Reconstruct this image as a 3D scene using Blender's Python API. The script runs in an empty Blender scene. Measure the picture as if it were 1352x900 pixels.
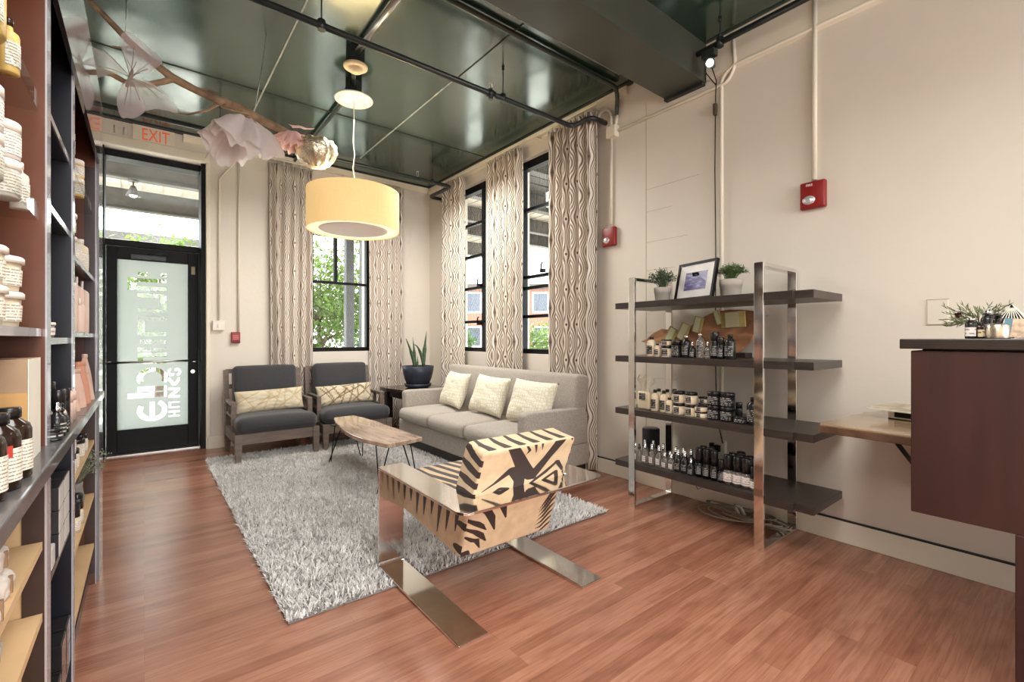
import bpy, bmesh, math, random
import numpy as np
from mathutils import Vector, Matrix, noise
PI = math.pi
random.seed(7); RNG = np.random.default_rng(7)
SC = bpy.context.scene
COL = SC.collection

# ------------------------------------------------------------------ camera, world, lights, exposure
cam_d = bpy.data.cameras.new('camera')
cam_d.sensor_width = 36.0; cam_d.lens = 613.4855 / 1352 * 36; cam_d.shift_y = -3.55 / 1352
cam_d.clip_start = 0.02; cam_d.clip_end = 300
cam = bpy.data.objects.new('camera', cam_d); COL.objects.link(cam)
cam.location = (0, 0, 1.3); cam.rotation_euler = (PI / 2, 0, -0.6694655)
SC.camera = cam
SC.view_settings.view_transform = 'Standard'; SC.view_settings.look = 'None'
SC.view_settings.gamma = 1.0; SC.view_settings.use_curve_mapping = False
SC.view_settings.exposure = 0.5

W = bpy.data.worlds.new('sky'); SC.world = W; W.use_nodes = True
bg = W.node_tree.nodes['Background']; bg.inputs[0].default_value = (0.93, 0.97, 1.0, 1); bg.inputs[1].default_value = 6.0

def area(name, loc, rot, sx, sy, power, col, spread=PI):
    l = bpy.data.lights.new(name, 'AREA'); l.shape = 'RECTANGLE'; l.size = sx; l.size_y = sy
    l.energy = power; l.color = col
    l.spread = spread
    o = bpy.data.objects.new(name, l); o.location = loc; o.rotation_euler = rot; COL.objects.link(o); return o
def pointlight(name, loc, power, col, r=0.04):
    l = bpy.data.lights.new(name, 'POINT'); l.energy = power; l.color = col; l.shadow_soft_size = r
    o = bpy.data.objects.new(name, l); o.location = loc; COL.objects.link(o); return o
sun_d = bpy.data.lights.new('sun', 'SUN'); sun_d.energy = 20.0; sun_d.angle = .02; sun_d.color = (1, .96, .9)
sun = bpy.data.objects.new('sun', sun_d); COL.objects.link(sun); sun.rotation_euler = Vector((.12, -math.cos(math.radians(50)), -math.sin(math.radians(50)))).to_track_quat('-Z', 'Y').to_euler()
# unseen area lights added as fill to brighten the room, no fixtures modelled
area('overhead_fill_light', (0.35, 0.15, 3.3), (0, 0, 0), 1.5, 1.5, 78, (1.0, 0.98, 0.95), 2.8)
area('overhead_fill_light', (1.6, -3.0, 3.5), (0, 0, 0), 2.4, 1.2, 70, (1.0, 0.98, 0.95))
area('seating_fill_light', (2.15, 4.55, 3.3), (0, 0, 0), 1.5, 1.4, 74, (1.0, 0.96, 0.9), 2.95)  # added overhead fill for the seating area, not a fixture
area('frontal_fill_light', (1.5, -5.6, 1.9), (PI / 2, 0, 0), 3.6, 2.4, 200, (0.95, 0.98, 1.0))  # added frontal fill from behind the camera; the wall there has no window

# ------------------------------------------------------------------ material helpers
MATS = {}
def node(nt, t, **kw):
    n = nt.nodes.new(t)
    for k, v in kw.items():
        if hasattr(n, k): setattr(n, k, v)
    return n
def rgb(c): return (c[0], c[1], c[2], 1.0)
def s2l(r, g, b):
    f = lambda v: (v / 255) / 12.92 if v / 255 < .04045 else ((v / 255 + .055) / 1.055) ** 2.4
    return (f(r), f(g), f(b))
def mat(name, col, rough=0.5, metal=0.0, var=0.08, scale=8.0, bump=0.0, bscale=60.0, coat=0.0, ior=1.45, trans=0.0, emit=None, estr=0.0, stretch=None, col2=None, sheen=0.0, alpha=1.0):
    """principled material with a procedural noise variation of colour and an optional noise bump"""
    if name in MATS: return MATS[name]
    m = bpy.data.materials.new(name); m.use_nodes = True; nt = m.node_tree
    b = nt.nodes['Principled BSDF']
    tc = node(nt, 'ShaderNodeTexCoord'); mp = node(nt, 'ShaderNodeMapping')
    nt.links.new(tc.outputs['Object'], mp.inputs['Vector'])
    if stretch: mp.inputs['Scale'].default_value = stretch
    nz = node(nt, 'ShaderNodeTexNoise'); nz.inputs['Scale'].default_value = scale; nz.inputs['Detail'].default_value = 5
    nt.links.new(mp.outputs[0], nz.inputs['Vector'])
    cr = node(nt, 'ShaderNodeValToRGB')
    c2 = col2 if col2 else tuple(min(1, c * (1 + var)) for c in col)
    c1 = col if col2 else tuple(c * (1 - var) for c in col)
    cr.color_ramp.elements[0].position = .35; cr.color_ramp.elements[1].position = .65
    cr.color_ramp.elements[0].color = rgb(c1); cr.color_ramp.elements[1].color = rgb(c2)
    nt.links.new(nz.outputs['Fac'], cr.inputs[0]); nt.links.new(cr.outputs[0], b.inputs['Base Color'])
    b.inputs['Roughness'].default_value = rough; b.inputs['Metallic'].default_value = metal
    b.inputs['IOR'].default_value = ior; b.inputs['Coat Weight'].default_value = coat
    b.inputs['Transmission Weight'].default_value = trans; b.inputs['Sheen Weight'].default_value = sheen
    b.inputs['Alpha'].default_value = alpha
    if emit:
        b.inputs['Emission Color'].default_value = rgb(emit); b.inputs['Emission Strength'].default_value = estr
    if bump > 0:
        n2 = node(nt, 'ShaderNodeTexNoise'); n2.inputs['Scale'].default_value = bscale; n2.inputs['Detail'].default_value = 4
        nt.links.new(mp.outputs[0], n2.inputs['Vector'])
        bp = node(nt, 'ShaderNodeBump'); bp.inputs['Strength'].default_value = bump; bp.inputs['Distance'].default_value = 0.01
        nt.links.new(n2.outputs['Fac'], bp.inputs['Height']); nt.links.new(bp.outputs[0], b.inputs['Normal'])
    MATS[name] = m; return m
def bsdf(m): return m.node_tree.nodes['Principled BSDF']

def attr_mat(name, attr, stops, rough=.6, metal=0, bump=0, bscale=200, sheen=0, interp='LINEAR'):
    """colour from a per-vertex float attribute (a woven / printed / painted pattern)"""
    if name in MATS: return MATS[name]
    m = bpy.data.materials.new(name); m.use_nodes = True; nt = m.node_tree; b = bsdf(m)
    a = node(nt, 'ShaderNodeAttribute'); a.attribute_name = attr
    cr = node(nt, 'ShaderNodeValToRGB'); cr.color_ramp.interpolation = interp
    e = cr.color_ramp.elements
    e[0].position = stops[0][0]; e[0].color = rgb(stops[0][1]); e[1].position = stops[-1][0]; e[1].color = rgb(stops[-1][1])
    for p, c in stops[1:-1]:
        q = e.new(p); q.color = rgb(c)
    nt.links.new(a.outputs['Fac'], cr.inputs[0])
    nz = node(nt, 'ShaderNodeTexNoise'); nz.inputs['Scale'].default_value = 14
    mx = node(nt, 'ShaderNodeMixRGB', blend_type='MULTIPLY'); mx.inputs[0].default_value = .35
    tc = node(nt, 'ShaderNodeTexCoord'); nt.links.new(tc.outputs['Object'], nz.inputs['Vector'])
    r2 = node(nt, 'ShaderNodeValToRGB'); r2.color_ramp.elements[0].color = (.55, .5, .45, 1); r2.color_ramp.elements[0].position = .3; r2.color_ramp.elements[1].position = .6
    nt.links.new(nz.outputs['Fac'], r2.inputs[0])
    nt.links.new(cr.outputs[0], mx.inputs[1]); nt.links.new(r2.outputs[0], mx.inputs[2]); nt.links.new(mx.outputs[0], b.inputs['Base Color'])
    b.inputs['Roughness'].default_value = rough; b.inputs['Metallic'].default_value = metal; b.inputs['Sheen Weight'].default_value = sheen
    if bump:
        n2 = node(nt, 'ShaderNodeTexNoise'); n2.inputs['Scale'].default_value = bscale
        nt.links.new(tc.outputs['Object'], n2.inputs['Vector'])
        bp = node(nt, 'ShaderNodeBump'); bp.inputs['Strength'].default_value = bump; bp.inputs['Distance'].default_value = .004
        nt.links.new(n2.outputs['Fac'], bp.inputs['Height']); nt.links.new(bp.outputs[0], b.inputs['Normal'])
    MATS[name] = m; return m

def glass_mat(name, tint=(1, 1, 1), refl=.08, rough=0.0):
    if name in MATS: return MATS[name]
    m = bpy.data.materials.new(name); m.use_nodes = True; nt = m.node_tree
    for n in list(nt.nodes): nt.nodes.remove(n)
    o = node(nt, 'ShaderNodeOutputMaterial'); t = node(nt, 'ShaderNodeBsdfTransparent'); g = node(nt, 'ShaderNodeBsdfGlossy')
    nz = node(nt, 'ShaderNodeTexNoise'); nz.inputs['Scale'].default_value = 3
    cr = node(nt, 'ShaderNodeValToRGB'); cr.color_ramp.elements[0].color = rgb([c * .97 for c in tint]); cr.color_ramp.elements[1].color = rgb(tint)
    nt.links.new(nz.outputs['Fac'], cr.inputs[0]); nt.links.new(cr.outputs[0], t.inputs[0])
    g.inputs['Roughness'].default_value = rough
    f = node(nt, 'ShaderNodeFresnel'); f.inputs[0].default_value = 1.45
    ge = node(nt, 'ShaderNodeNewGeometry'); fr = node(nt, 'ShaderNodeMath', operation='SUBTRACT'); fr.inputs[0].default_value = 1.0; nt.links.new(ge.outputs['Backfacing'], fr.inputs[1])
    ff = node(nt, 'ShaderNodeMath', operation='MULTIPLY'); nt.links.new(f.outputs[0], ff.inputs[0]); nt.links.new(fr.outputs[0], ff.inputs[1]); f = ff   # only the outer faces reflect
    mx = node(nt, 'ShaderNodeMixShader')
    if refl < 1:
        mm = node(nt, 'ShaderNodeMath', operation='MULTIPLY'); mm.inputs[1].default_value = refl / .04
        nt.links.new(f.outputs[0], mm.inputs[0]); nt.links.new(mm.outputs[0], mx.inputs[0])
    else: nt.links.new(f.outputs[0], mx.inputs[0])
    nt.links.new(t.outputs[0], mx.inputs[1]); nt.links.new(g.outputs[0], mx.inputs[2]); nt.links.new(mx.outputs[0], o.inputs[0])
    MATS[name] = m; return m

# ------------------------------------------------------------------ mesh helpers
class MB:
    def __init__(s): s.v = []; s.f = []; s.mi = []; s.sm = []; s.uv = None; s.attr = None
    def add(s, vs, fs, mi=0, smooth=False):
        o = len(s.v); s.v += [tuple(p) for p in vs]
        for f in fs: s.f.append(tuple(i + o for i in f)); s.mi.append(mi); s.sm.append(smooth)
        return s
    def box(s, x0, x1, y0, y1, z0, z1, mi=0, rz=0, c=None):
        vs = [(x, y, z) for z in (z0, z1) for y in (y0, y1) for x in (x0, x1)]
        if rz:
            cx, cy = c if c else ((x0 + x1) / 2, (y0 + y1) / 2); ca, sa = math.cos(rz), math.sin(rz)
            vs = [(cx + (x - cx) * ca - (y - cy) * sa, cy + (x - cx) * sa + (y - cy) * ca, z) for x, y, z in vs]
        return s.add(vs, [(0, 2, 3, 1), (4, 5, 7, 6), (0, 1, 5, 4), (2, 6, 7, 3), (0, 4, 6, 2), (1, 3, 7, 5)], mi)
    def rbox(s, x0, x1, y0, y1, z0, z1, r=.01, n=3, puff=(0, 0, 0), mi=0, res=None):
        """rounded, optionally puffed box (cushions, slabs)"""
        hx, hy, hz = (x1 - x0) / 2, (y1 - y0) / 2, (z1 - z0) / 2; cx, cy, cz = (x0 + x1) / 2, (y0 + y1) / 2, (z0 + z1) / 2
        r = min(r, hx, hy, hz)
        def ticks(h):
            a = [-h + r * (1 - math.cos(k / n * PI / 2)) for k in range(n + 1)]
            m = res if res else 0
            inner = list(np.linspace(-h + r, h - r, m + 2)[1:-1]) if m and h > r else []
            b = [-t for t in reversed(a)]
            if h - r < 1e-6: b = b[1:]
            return a + inner + b
        T = [ticks(hx), ticks(hy), ticks(hz)]; H = (hx, hy, hz)
        idx = {}
        def vert(p):
            key = tuple(round(q, 6) for q in p)
            if key in idx: return idx[key]
            q = [max(-(H[i] - r), min(H[i] - r, p[i])) for i in range(3)]
            d = [p[i] - q[i] for i in range(3)]; l = math.sqrt(sum(t * t for t in d)) or 1
            w = [q[i] + d[i] / l * r for i in range(3)] if r > 0 else list(p)
            u = [w[i] / H[i] for i in range(3)]
            w[2] += puff[2] * (1 - u[0] ** 2) * (1 - u[1] ** 2) * u[2]
            w[1] += puff[1] * (1 - u[0] ** 2) * (1 - u[2] ** 2) * u[1]
            w[0] += puff[0] * (1 - u[1] ** 2) * (1 - u[2] ** 2) * u[0]
            idx[key] = len(vs); vs.append((w[0] + cx, w[1] + cy, w[2] + cz)); return idx[key]
        vs = []; fs = []
        for ax in range(3):
            a, b = (ax + 1) % 3, (ax + 2) % 3
            for sg in (-1, 1):
                for i in range(len(T[a]) - 1):
                    for j in range(len(T[b]) - 1):
                        q = []
                        for (ii, jj) in ((i, j), (i + 1, j), (i + 1, j + 1), (i, j + 1)):
                            p = [0, 0, 0]; p[ax] = sg * H[ax]; p[a] = T[a][ii]; p[b] = T[b][jj]; q.append(vert(p))
                        if sg < 0: q.reverse()
                        if len(set(q)) >= 3: fs.append(tuple(dict.fromkeys(q)))
        return s.add(vs, fs, mi, True)
    def tube(s, pts, r, n=8, mi=0, caps=True, smooth=True):
        pts = [Vector(p) for p in pts]; R = r if isinstance(r, (list, tuple)) else [r] * len(pts)
        vs = []; fs = []; up = None
        for i, p in enumerate(pts):
            t = (pts[min(i + 1, len(pts) - 1)] - pts[max(i - 1, 0)]).normalized()
            if up is None:
                up = Vector((0, 0, 1)) if abs(t.z) < .9 else Vector((1, 0, 0))
            a = t.cross(up); a = a.normalized() if a.length > 1e-6 else t.orthogonal().normalized()
            b = a.cross(t).normalized(); up = b
            for k in range(n):
                an = 2 * PI * k / n; vs.append(p + (a * math.cos(an) + b * math.sin(an)) * R[i])
        for i in range(len(pts) - 1):
            for k in range(n):
                k2 = (k + 1) % n; fs.append((i * n + k, i * n + k2, (i + 1) * n + k2, (i + 1) * n + k))
        s.add(vs, fs, mi, smooth)
        if caps:
            o = len(s.v) - len(vs)
            s.f.append(tuple(o + k for k in reversed(range(n)))); s.mi.append(mi); s.sm.append(False)
            s.f.append(tuple(o + (len(pts) - 1) * n + k for k in range(n))); s.mi.append(mi); s.sm.append(False)
        return s
    def lathe(s, prof, n=20, c=(0, 0, 0), mi=0, a0=0, a1=2 * PI, sharp=False, caps=True):
        """profile of (r, z) turned about z"""
        full = abs(a1 - a0 - 2 * PI) < 1e-6; m = n if full else n + 1
        vs = []; fs = []
        for (r, z) in prof:
            for k in range(m):
                a = a0 + (a1 - a0) * k / n; vs.append((c[0] + r * math.cos(a), c[1] + r * math.sin(a), c[2] + z))
        for i in range(len(prof) - 1):
            for k in range(n):
                k2 = (k + 1) % m if full else k + 1
                fs.append((i * m + k, i * m + k2, (i + 1) * m + k2, (i + 1) * m + k))
        full = full and caps
        if full and prof[0][0] > 1e-5: fs.append(tuple(reversed(range(m))))
        if full and prof[-1][0] > 1e-5: fs.append(tuple((len(prof) - 1) * m + k for k in range(m)))
        return s.add(vs, fs, mi, not sharp)
    def prism(s, poly, z0, z1, axis='z', mi=0, smooth=False):
        """polygon extruded along an axis: z -> (x,y), y -> (x,z), x -> (y,z)"""
        n = len(poly)
        def mk(p, h): return (p[0], p[1], h) if axis == 'z' else ((p[0], h, p[1]) if axis == 'y' else (h, p[0], p[1]))
        vs = [mk(p, z0) for p in poly] + [mk(p, z1) for p in poly]
        fs = [tuple(reversed(range(n))), tuple(range(n, 2 * n))] + [(i, (i + 1) % n, n + (i + 1) % n, n + i) for i in range(n)]
        if axis == 'y': fs = [tuple(reversed(f)) for f in fs]
        return s.add(vs, fs, mi, smooth)
    def grid(s, P, closed=False, mi=0, smooth=True):
        """P[i][j] of points"""
        n, m = len(P), len(P[0]); vs = [p for row in P for p in row]; fs = []
        for i in range(n - 1):
            for j in range(m - 1): fs.append((i * m + j, (i + 1) * m + j, (i + 1) * m + j + 1, i * m + j + 1))
        return s.add(vs, fs, mi, smooth)
    def sphere(s, c, r, n=12, m=8, sc=(1, 1, 1), mi=0):
        prof = []
        vs = []; fs = []
        for i in range(m + 1):
            t = PI * i / m
            for k in range(n):
                a = 2 * PI * k / n; vs.append((c[0] + r * sc[0] * math.sin(t) * math.cos(a), c[1] + r * sc[1] * math.sin(t) * math.sin(a), c[2] - r * sc[2] * math.cos(t)))
        for i in range(m):
            for k in range(n): k2 = (k + 1) % n; fs.append((i * n + k, i * n + k2, (i + 1) * n + k2, (i + 1) * n + k))
        return s.add(vs, fs, mi, True)
    def xform(s, M, start=0):
        s.v[start:] = [tuple(M @ Vector(p)) for p in s.v[start:]]; return s
    def mesh(s, name):
        me = bpy.data.meshes.new(name); me.from_pydata(s.v, [], s.f); me.validate(clean_customdata=False)
        if len(me.polygons) == len(s.f):
            me.polygons.foreach_set('material_index', s.mi); me.polygons.foreach_set('use_smooth', s.sm)
        if s.uv is not None:
            uvl = me.uv_layers.new(name='UVMap'); li = np.empty(len(me.loops), int); me.loops.foreach_get('vertex_index', li)
            uvl.data.foreach_set('uv', np.asarray(s.uv, float)[li].ravel())
        if s.attr is not None:
            a = me.attributes.new('pattern', 'FLOAT', 'POINT'); a.data.foreach_set('value', np.asarray(s.attr, float))
        me.update(); return me
    def weldnormals(s): return s
    def build(s, name, mats, parent=None, fixn=True):
        me = s.mesh(name)
        if fixn:
            b = bmesh.new(); b.from_mesh(me); bmesh.ops.recalc_face_normals(b, faces=b.faces); b.to_mesh(me); b.free()
        for m in (mats if isinstance(mats, (list, tuple)) else [mats]): me.materials.append(m)
        o = bpy.data.objects.new(name, me); COL.objects.link(o)
        if parent: o.parent = parent
        return o
def bevel(o, w=.004, seg=2, ang=.6):
    m = o.modifiers.new('bevel', 'BEVEL'); m.width = w; m.segments = seg; m.limit_method = 'ANGLE'; m.angle_limit = ang
    m.harden_normals = False; return o
def tag(o, label=None, cat=None, group=None, kind=None):
    if label: o['label'] = label
    if cat: o['category'] = cat
    if group: o['group'] = group
    if kind: o['kind'] = kind
    return o
def thing(name, label, cat, loc=(0, 0, 0), rz=0, group=None):
    o = bpy.data.objects.new(name, None); COL.objects.link(o); o.empty_display_size = .05
    o.location = loc; o.rotation_euler = (0, 0, rz); return tag(o, label, cat, group)
def struct(o): o['kind'] = 'structure'; return o
def copy_tree(o, parent=None):
    c = o.copy(); COL.objects.link(c); c.parent = parent
    for ch in list(o.children): copy_tree(ch, c)
    return c
def dup(o, loc, label, rz=None, group=None, sc=None):
    c = copy_tree(o); c.location = loc; c['label'] = label
    if rz is not None: c.rotation_euler = (0, 0, rz)
    if group: c['group'] = group
    if sc: c.scale = sc
    return c
def text_mesh(body, size, depth=.002):
    cu = bpy.data.curves.new('lettering', 'FONT'); cu.body = body; cu.size = size; cu.extrude = depth / 2; cu.align_x = 'CENTER'; cu.align_y = 'CENTER'
    o = bpy.data.objects.new('lettering', cu); COL.objects.link(o); bpy.context.view_layer.update()
    me = bpy.data.meshes.new_from_object(o.evaluated_get(bpy.context.evaluated_depsgraph_get()))
    bpy.data.objects.remove(o); bpy.data.curves.remove(cu); return me
def text_obj(name, body, size, m, M, parent=None, depth=.002):
    me = text_mesh(body, size, depth); me.transform(M); me.materials.clear(); me.materials.append(m)
    o = bpy.data.objects.new(name, me); COL.objects.link(o)
    if parent: o.parent = parent
    return o
# ------------------------------------------------------------------ materials of the setting
M_WALL = mat('cream_paint', s2l(221, 212, 199), rough=.55, var=.025, scale=1.3, bump=.12, bscale=22)
M_TRIM = mat('cream_trim_paint', s2l(230, 221, 203), rough=.4, var=.02, scale=2, bump=.05, bscale=30)
M_BLACK = mat('black_frame_paint', (.004, .0037, .0045), rough=.5, var=.2, ior=1.3)
M_SEAM = mat('dark_gap', (.03, .024, .018), rough=.8)
M_BLKMET = mat('dark_pipe_paint', (.02, .025, .023), rough=.35, var=.25)
M_CHROME = mat('polished_chrome', (.78, .77, .75), rough=.09, metal=1.0, var=.04, scale=3)
M_STEEL = mat('brushed_steel', (.55, .53, .5), rough=.3, metal=1.0)
M_GLASS = glass_mat('window_glass', (.97, .985, .98))

def floor_mat():
    m = bpy.data.materials.new('cherry_laminate_planks'); m.use_nodes = True; nt = m.node_tree; b = bsdf(m)
    tc = node(nt, 'ShaderNodeTexCoord'); mp = node(nt, 'ShaderNodeMapping'); nt.links.new(tc.outputs['Object'], mp.inputs[0])
    br = node(nt, 'ShaderNodeTexBrick'); br.inputs['Scale'].default_value = 1.0
    br.inputs['Brick Width'].default_value = 1.2; br.inputs['Row Height'].default_value = .064; br.inputs['Mortar Size'].default_value = .0007
    br.inputs['Mortar Smooth'].default_value = .2; br.offset = .37; br.offset_frequency = 3
    br.inputs['Color1'].default_value = (0, 0, 0, 1); br.inputs['Color2'].default_value = (1, 1, 1, 1); br.inputs['Mortar'].default_value = (.2, .2, .2, 1); br.inputs['Bias'].default_value = -.1
    nt.links.new(mp.outputs[0], br.inputs['Vector'])
    cr = node(nt, 'ShaderNodeValToRGB'); e = cr.color_ramp.elements
    e[0].color = rgb(s2l(154, 101, 79)); e[1].color = rgb(s2l(184, 131, 106)); q = e.new(.5); q.color = rgb(s2l(169, 115, 92))
    nt.links.new(br.outputs['Color'], cr.inputs[0])
    # grain
    m2 = node(nt, 'ShaderNodeMapping'); m2.inputs['Scale'].default_value = (1.6, 26, 1); nt.links.new(tc.outputs['Object'], m2.inputs[0])
    nz = node(nt, 'ShaderNodeTexNoise'); nz.inputs['Scale'].default_value = 3; nz.inputs['Detail'].default_value = 8; nz.inputs['Distortion'].default_value = .6
    nt.links.new(m2.outputs[0], nz.inputs['Vector'])
    r2 = node(nt, 'ShaderNodeValToRGB'); r2.color_ramp.elements[0].position = .3; r2.color_ramp.elements[0].color = (.68, .62, .58, 1); r2.color_ramp.elements[1].position = .6; r2.color_ramp.elements[1].color = (1, 1, 1, 1)
    nt.links.new(nz.outputs['Fac'], r2.inputs[0])
    mx = node(nt, 'ShaderNodeMixRGB', blend_type='MULTIPLY'); mx.inputs[0].default_value = .8
    nt.links.new(cr.outputs[0], mx.inputs[1]); nt.links.new(r2.outputs[0], mx.inputs[2])
    # knots and dark stains of the wood print
    m3 = node(nt, 'ShaderNodeMapping'); m3.inputs['Scale'].default_value = (2.2, 6, 1); nt.links.new(tc.outputs['Object'], m3.inputs[0])
    n3 = node(nt, 'ShaderNodeTexNoise'); n3.inputs['Scale'].default_value = 1.6; nt.links.new(m3.outputs[0], n3.inputs['Vector'])
    r3 = node(nt, 'ShaderNodeValToRGB'); r3.color_ramp.elements[0].position = .3; r3.color_ramp.elements[0].color = (.72, .66, .62, 1); r3.color_ramp.elements[1].position = .5; r3.color_ramp.elements[1].color = (1, 1, 1, 1)
    nt.links.new(n3.outputs['Fac'], r3.inputs[0])
    mx2 = node(nt, 'ShaderNodeMixRGB', blend_type='MULTIPLY'); mx2.inputs[0].default_value = .7
    nt.links.new(mx.outputs[0], mx2.inputs[1]); nt.links.new(r3.outputs[0], mx2.inputs[2])
    mo = node(nt, 'ShaderNodeMixRGB'); mo.inputs[2].default_value = rgb(s2l(138, 88, 62)); nt.links.new(br.outputs['Fac'], mo.inputs[0]); nt.links.new(mx2.outputs[0], mo.inputs[1])
    nt.links.new(mo.outputs[0], b.inputs['Base Color'])
    b.inputs['Roughness'].default_value = .26; b.inputs['IOR'].default_value = 1.75
    return m
def ceiling_mat():
    m = bpy.data.materials.new('green_painted_sheet_metal'); m.use_nodes = True; nt = m.node_tree; b = bsdf(m)
    tc = node(nt, 'ShaderNodeTexCoord')
    nz = node(nt, 'ShaderNodeTexNoise'); nz.inputs['Scale'].default_value = 1.4; nz.inputs['Detail'].default_value = 4
    nt.links.new(tc.outputs['Object'], nz.inputs['Vector'])
    cr = node(nt, 'ShaderNodeValToRGB'); cr.color_ramp.elements[0].color = (.010, .028, .02, 1); cr.color_ramp.elements[1].color = (.02, .05, .037, 1)
    cr.color_ramp.elements[0].position = .3; cr.color_ramp.elements[1].position = .7
    nt.links.new(nz.outputs['Fac'], cr.inputs[0]); nt.links.new(cr.outputs[0], b.inputs['Base Color'])
    r = node(nt, 'ShaderNodeValToRGB'); r.color_ramp.elements[0].color = (.12, .12, .12, 1); r.color_ramp.elements[1].color = (.24, .24, .24, 1)
    n2 = node(nt, 'ShaderNodeTexNoise'); n2.inputs['Scale'].default_value = 5; nt.links.new(tc.outputs['Object'], n2.inputs['Vector'])
    nt.links.new(n2.outputs['Fac'], r.inputs[0]); nt.links.new(r.outputs[0], b.inputs['Roughness'])
    b.inputs['IOR'].default_value = 2.15; b.inputs['Specular Tint'].default_value = (.9, 1.0, .95, 1)
    mpb = node(nt, 'ShaderNodeMapping'); mpb.inputs['Scale'].default_value = (1, 1, 1); nt.links.new(tc.outputs['Object'], mpb.inputs[0])
    n3 = node(nt, 'ShaderNodeTexNoise'); n3.inputs['Scale'].default_value = 1.1; n3.inputs['Detail'].default_value = 2
    nt.links.new(mpb.outputs[0], n3.inputs['Vector'])
    bp = node(nt, 'ShaderNodeBump'); bp.inputs['Strength'].default_value = .35; bp.inputs['Distance'].default_value = .035
    nt.links.new(n3.outputs['Fac'], bp.inputs['Height']); nt.links.new(bp.outputs[0], b.inputs['Normal'])
    return m
M_FLOOR = floor_mat(); M_CEIL = ceiling_mat()

XR, YB, H, XL, YF = 3.507, 6.512, 3.637, -.62, -5.7
# ------------------------------------------------------------------ room shell
b = MB(); b.box(XL - .2, XR + .25, YF - .2, YB + .42, -.12, 0); struct(b.build('floor', M_FLOOR))
b = MB(); b.box(XL - .2, XR + .25, YF - .2, YB + .42, H, H + .15); struct(b.build('ceiling', M_CEIL))
b = MB()   # right wall with two tall windows
W3 = (3.48, 4.36); W2 = (4.98, 5.76); WZ = (1.12, 3.40)
for (y0, y1) in ((YF, W3[0]), (W3[1], W2[0]), (W2[1], YB + .4)): b.box(XR, XR + .22, y0, y1, 0, H)
for w in (W3, W2): b.box(XR, XR + .22, w[0], w[1], 0, WZ[0]); b.box(XR, XR + .22, w[0], w[1], WZ[1], H)
struct(b.build('wall_right', M_WALL))
b = MB()   # back wall with a door and a window
DX = (-.43, .57); DZ = 3.36; BX = (1.74, 2.57); BZ = (1.12, 3.42)
for (x0, x1) in ((XL, DX[0]), (DX[1], BX[0]), (BX[1], XR)): b.box(x0, x1, YB, YB + .38, 0, H)
b.box(DX[0], DX[1], YB, YB + .38, DZ, H); b.box(BX[0], BX[1], YB, YB + .38, 0, BZ[0]); b.box(BX[0], BX[1], YB, YB + .38, BZ[1], H)
struct(b.build('wall_back', M_WALL))
b = MB(); b.box(XL - .2, XL, YF, YB + .4, 0, H); struct(b.build('wall_left', M_WALL))
b = MB(); b.box(XL - .2, XR + .22, YF - .2, YF, 0, H); struct(b.build('wall_front', M_WALL))
# dropped soffit across the ceiling
b = MB(); b.prism([(1.94, 3.33), (2.30, 3.34), (2.63, H), (1.94, H)], XL, XR - .005, 'x')
struct(b.build('trim_1', mat('dark_soffit_paint', s2l(66, 68, 60), rough=.3, var=.1, scale=2)))
b = MB(); b.box(XR - .05, XR - .004, 1.945, 2.29, 3.308, 3.345); struct(b.build('trim_2', M_BLKMET))
# painted ledge under the ceiling, right and back wall
b = MB(); b.prism([(XR, H - .09), (XR - .02, H - .085), (XR - .03, H - .045), (XR - .034, H - .012), (XR, H - .012)], 2.7, YB, 'y'); struct(b.build('trim_3', M_TRIM))
b = MB(); b.prism([(YB, H - .09), (YB - .02, H - .085), (YB - .045, H - .045), (YB - .05, H - .012), (YB, H - .012)], .35, XR - .05, 'x'); struct(b.build('trim_4', M_TRIM))
b = MB(); b.box(XL, XR - .06, YB - .075, YB - .002, H - .012, H - .002); b.box(XR - .055, XR - .002, 2.64, YB, H - .012, H - .002); struct(b.build('trim_5', M_BLKMET))
# ledge below the near ceiling on the right wall
b = MB(); b.prism([(XR, H - .3), (XR - .018, H - .29), (XR - .018, H - .02), (XR, H - .02)], YF, 1.93, 'y'); struct(b.build('trim_6', M_TRIM))
# seams between the ceiling sheets
b = MB(); b.box(XL, XR - .08, 4.913, 4.925, H - .004, H + .001); b.box(2.2, 2.21, 2.64, 3.66, H - .004, H + .001); b.box(2.9, 2.91, 2.2, 2.62, H - .006, H + .001); struct(b.build('trim_7', M_SEAM))
M_BATTEN = mat('pale_sealant', (.30, .33, .31), rough=.3, var=.3, scale=20)
b = MB(); b.box(.876, .888, 3.0, 5.5, H - .006, H + .001); b.box(2.185, 2.2, 3.66, 5.95, H - .005, H + .001); b.box(.4, 3.3, 2.632, 2.64, H - .006, H + .001); struct(b.build('trim_8', M_BATTEN))
# baseboards
b = MB()
b.box(XR - .022, XR, YF, YB, 0, .135); struct(bevel(b.build('baseboard_right', M_TRIM), .004))
b = MB(); b.box(XR - .016, XR, YF, YB, .135, .145); struct(b.build('trim_9', M_SEAM))
b = MB(); b.box(DX[1] + .015, XR - .022, YB - .035, YB, 0, .15); struct(bevel(b.build('baseboard_back', M_TRIM), .004))
# door casing
b = MB(); b.box(DX[0] - .05, DX[1] + .04, YB - .02, YB, DZ, DZ + .1); b.box(DX[1], DX[1] + .04, YB - .02, YB, .15, DZ); struct(bevel(b.build('trim_10', M_TRIM), .008, 3))
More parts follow.
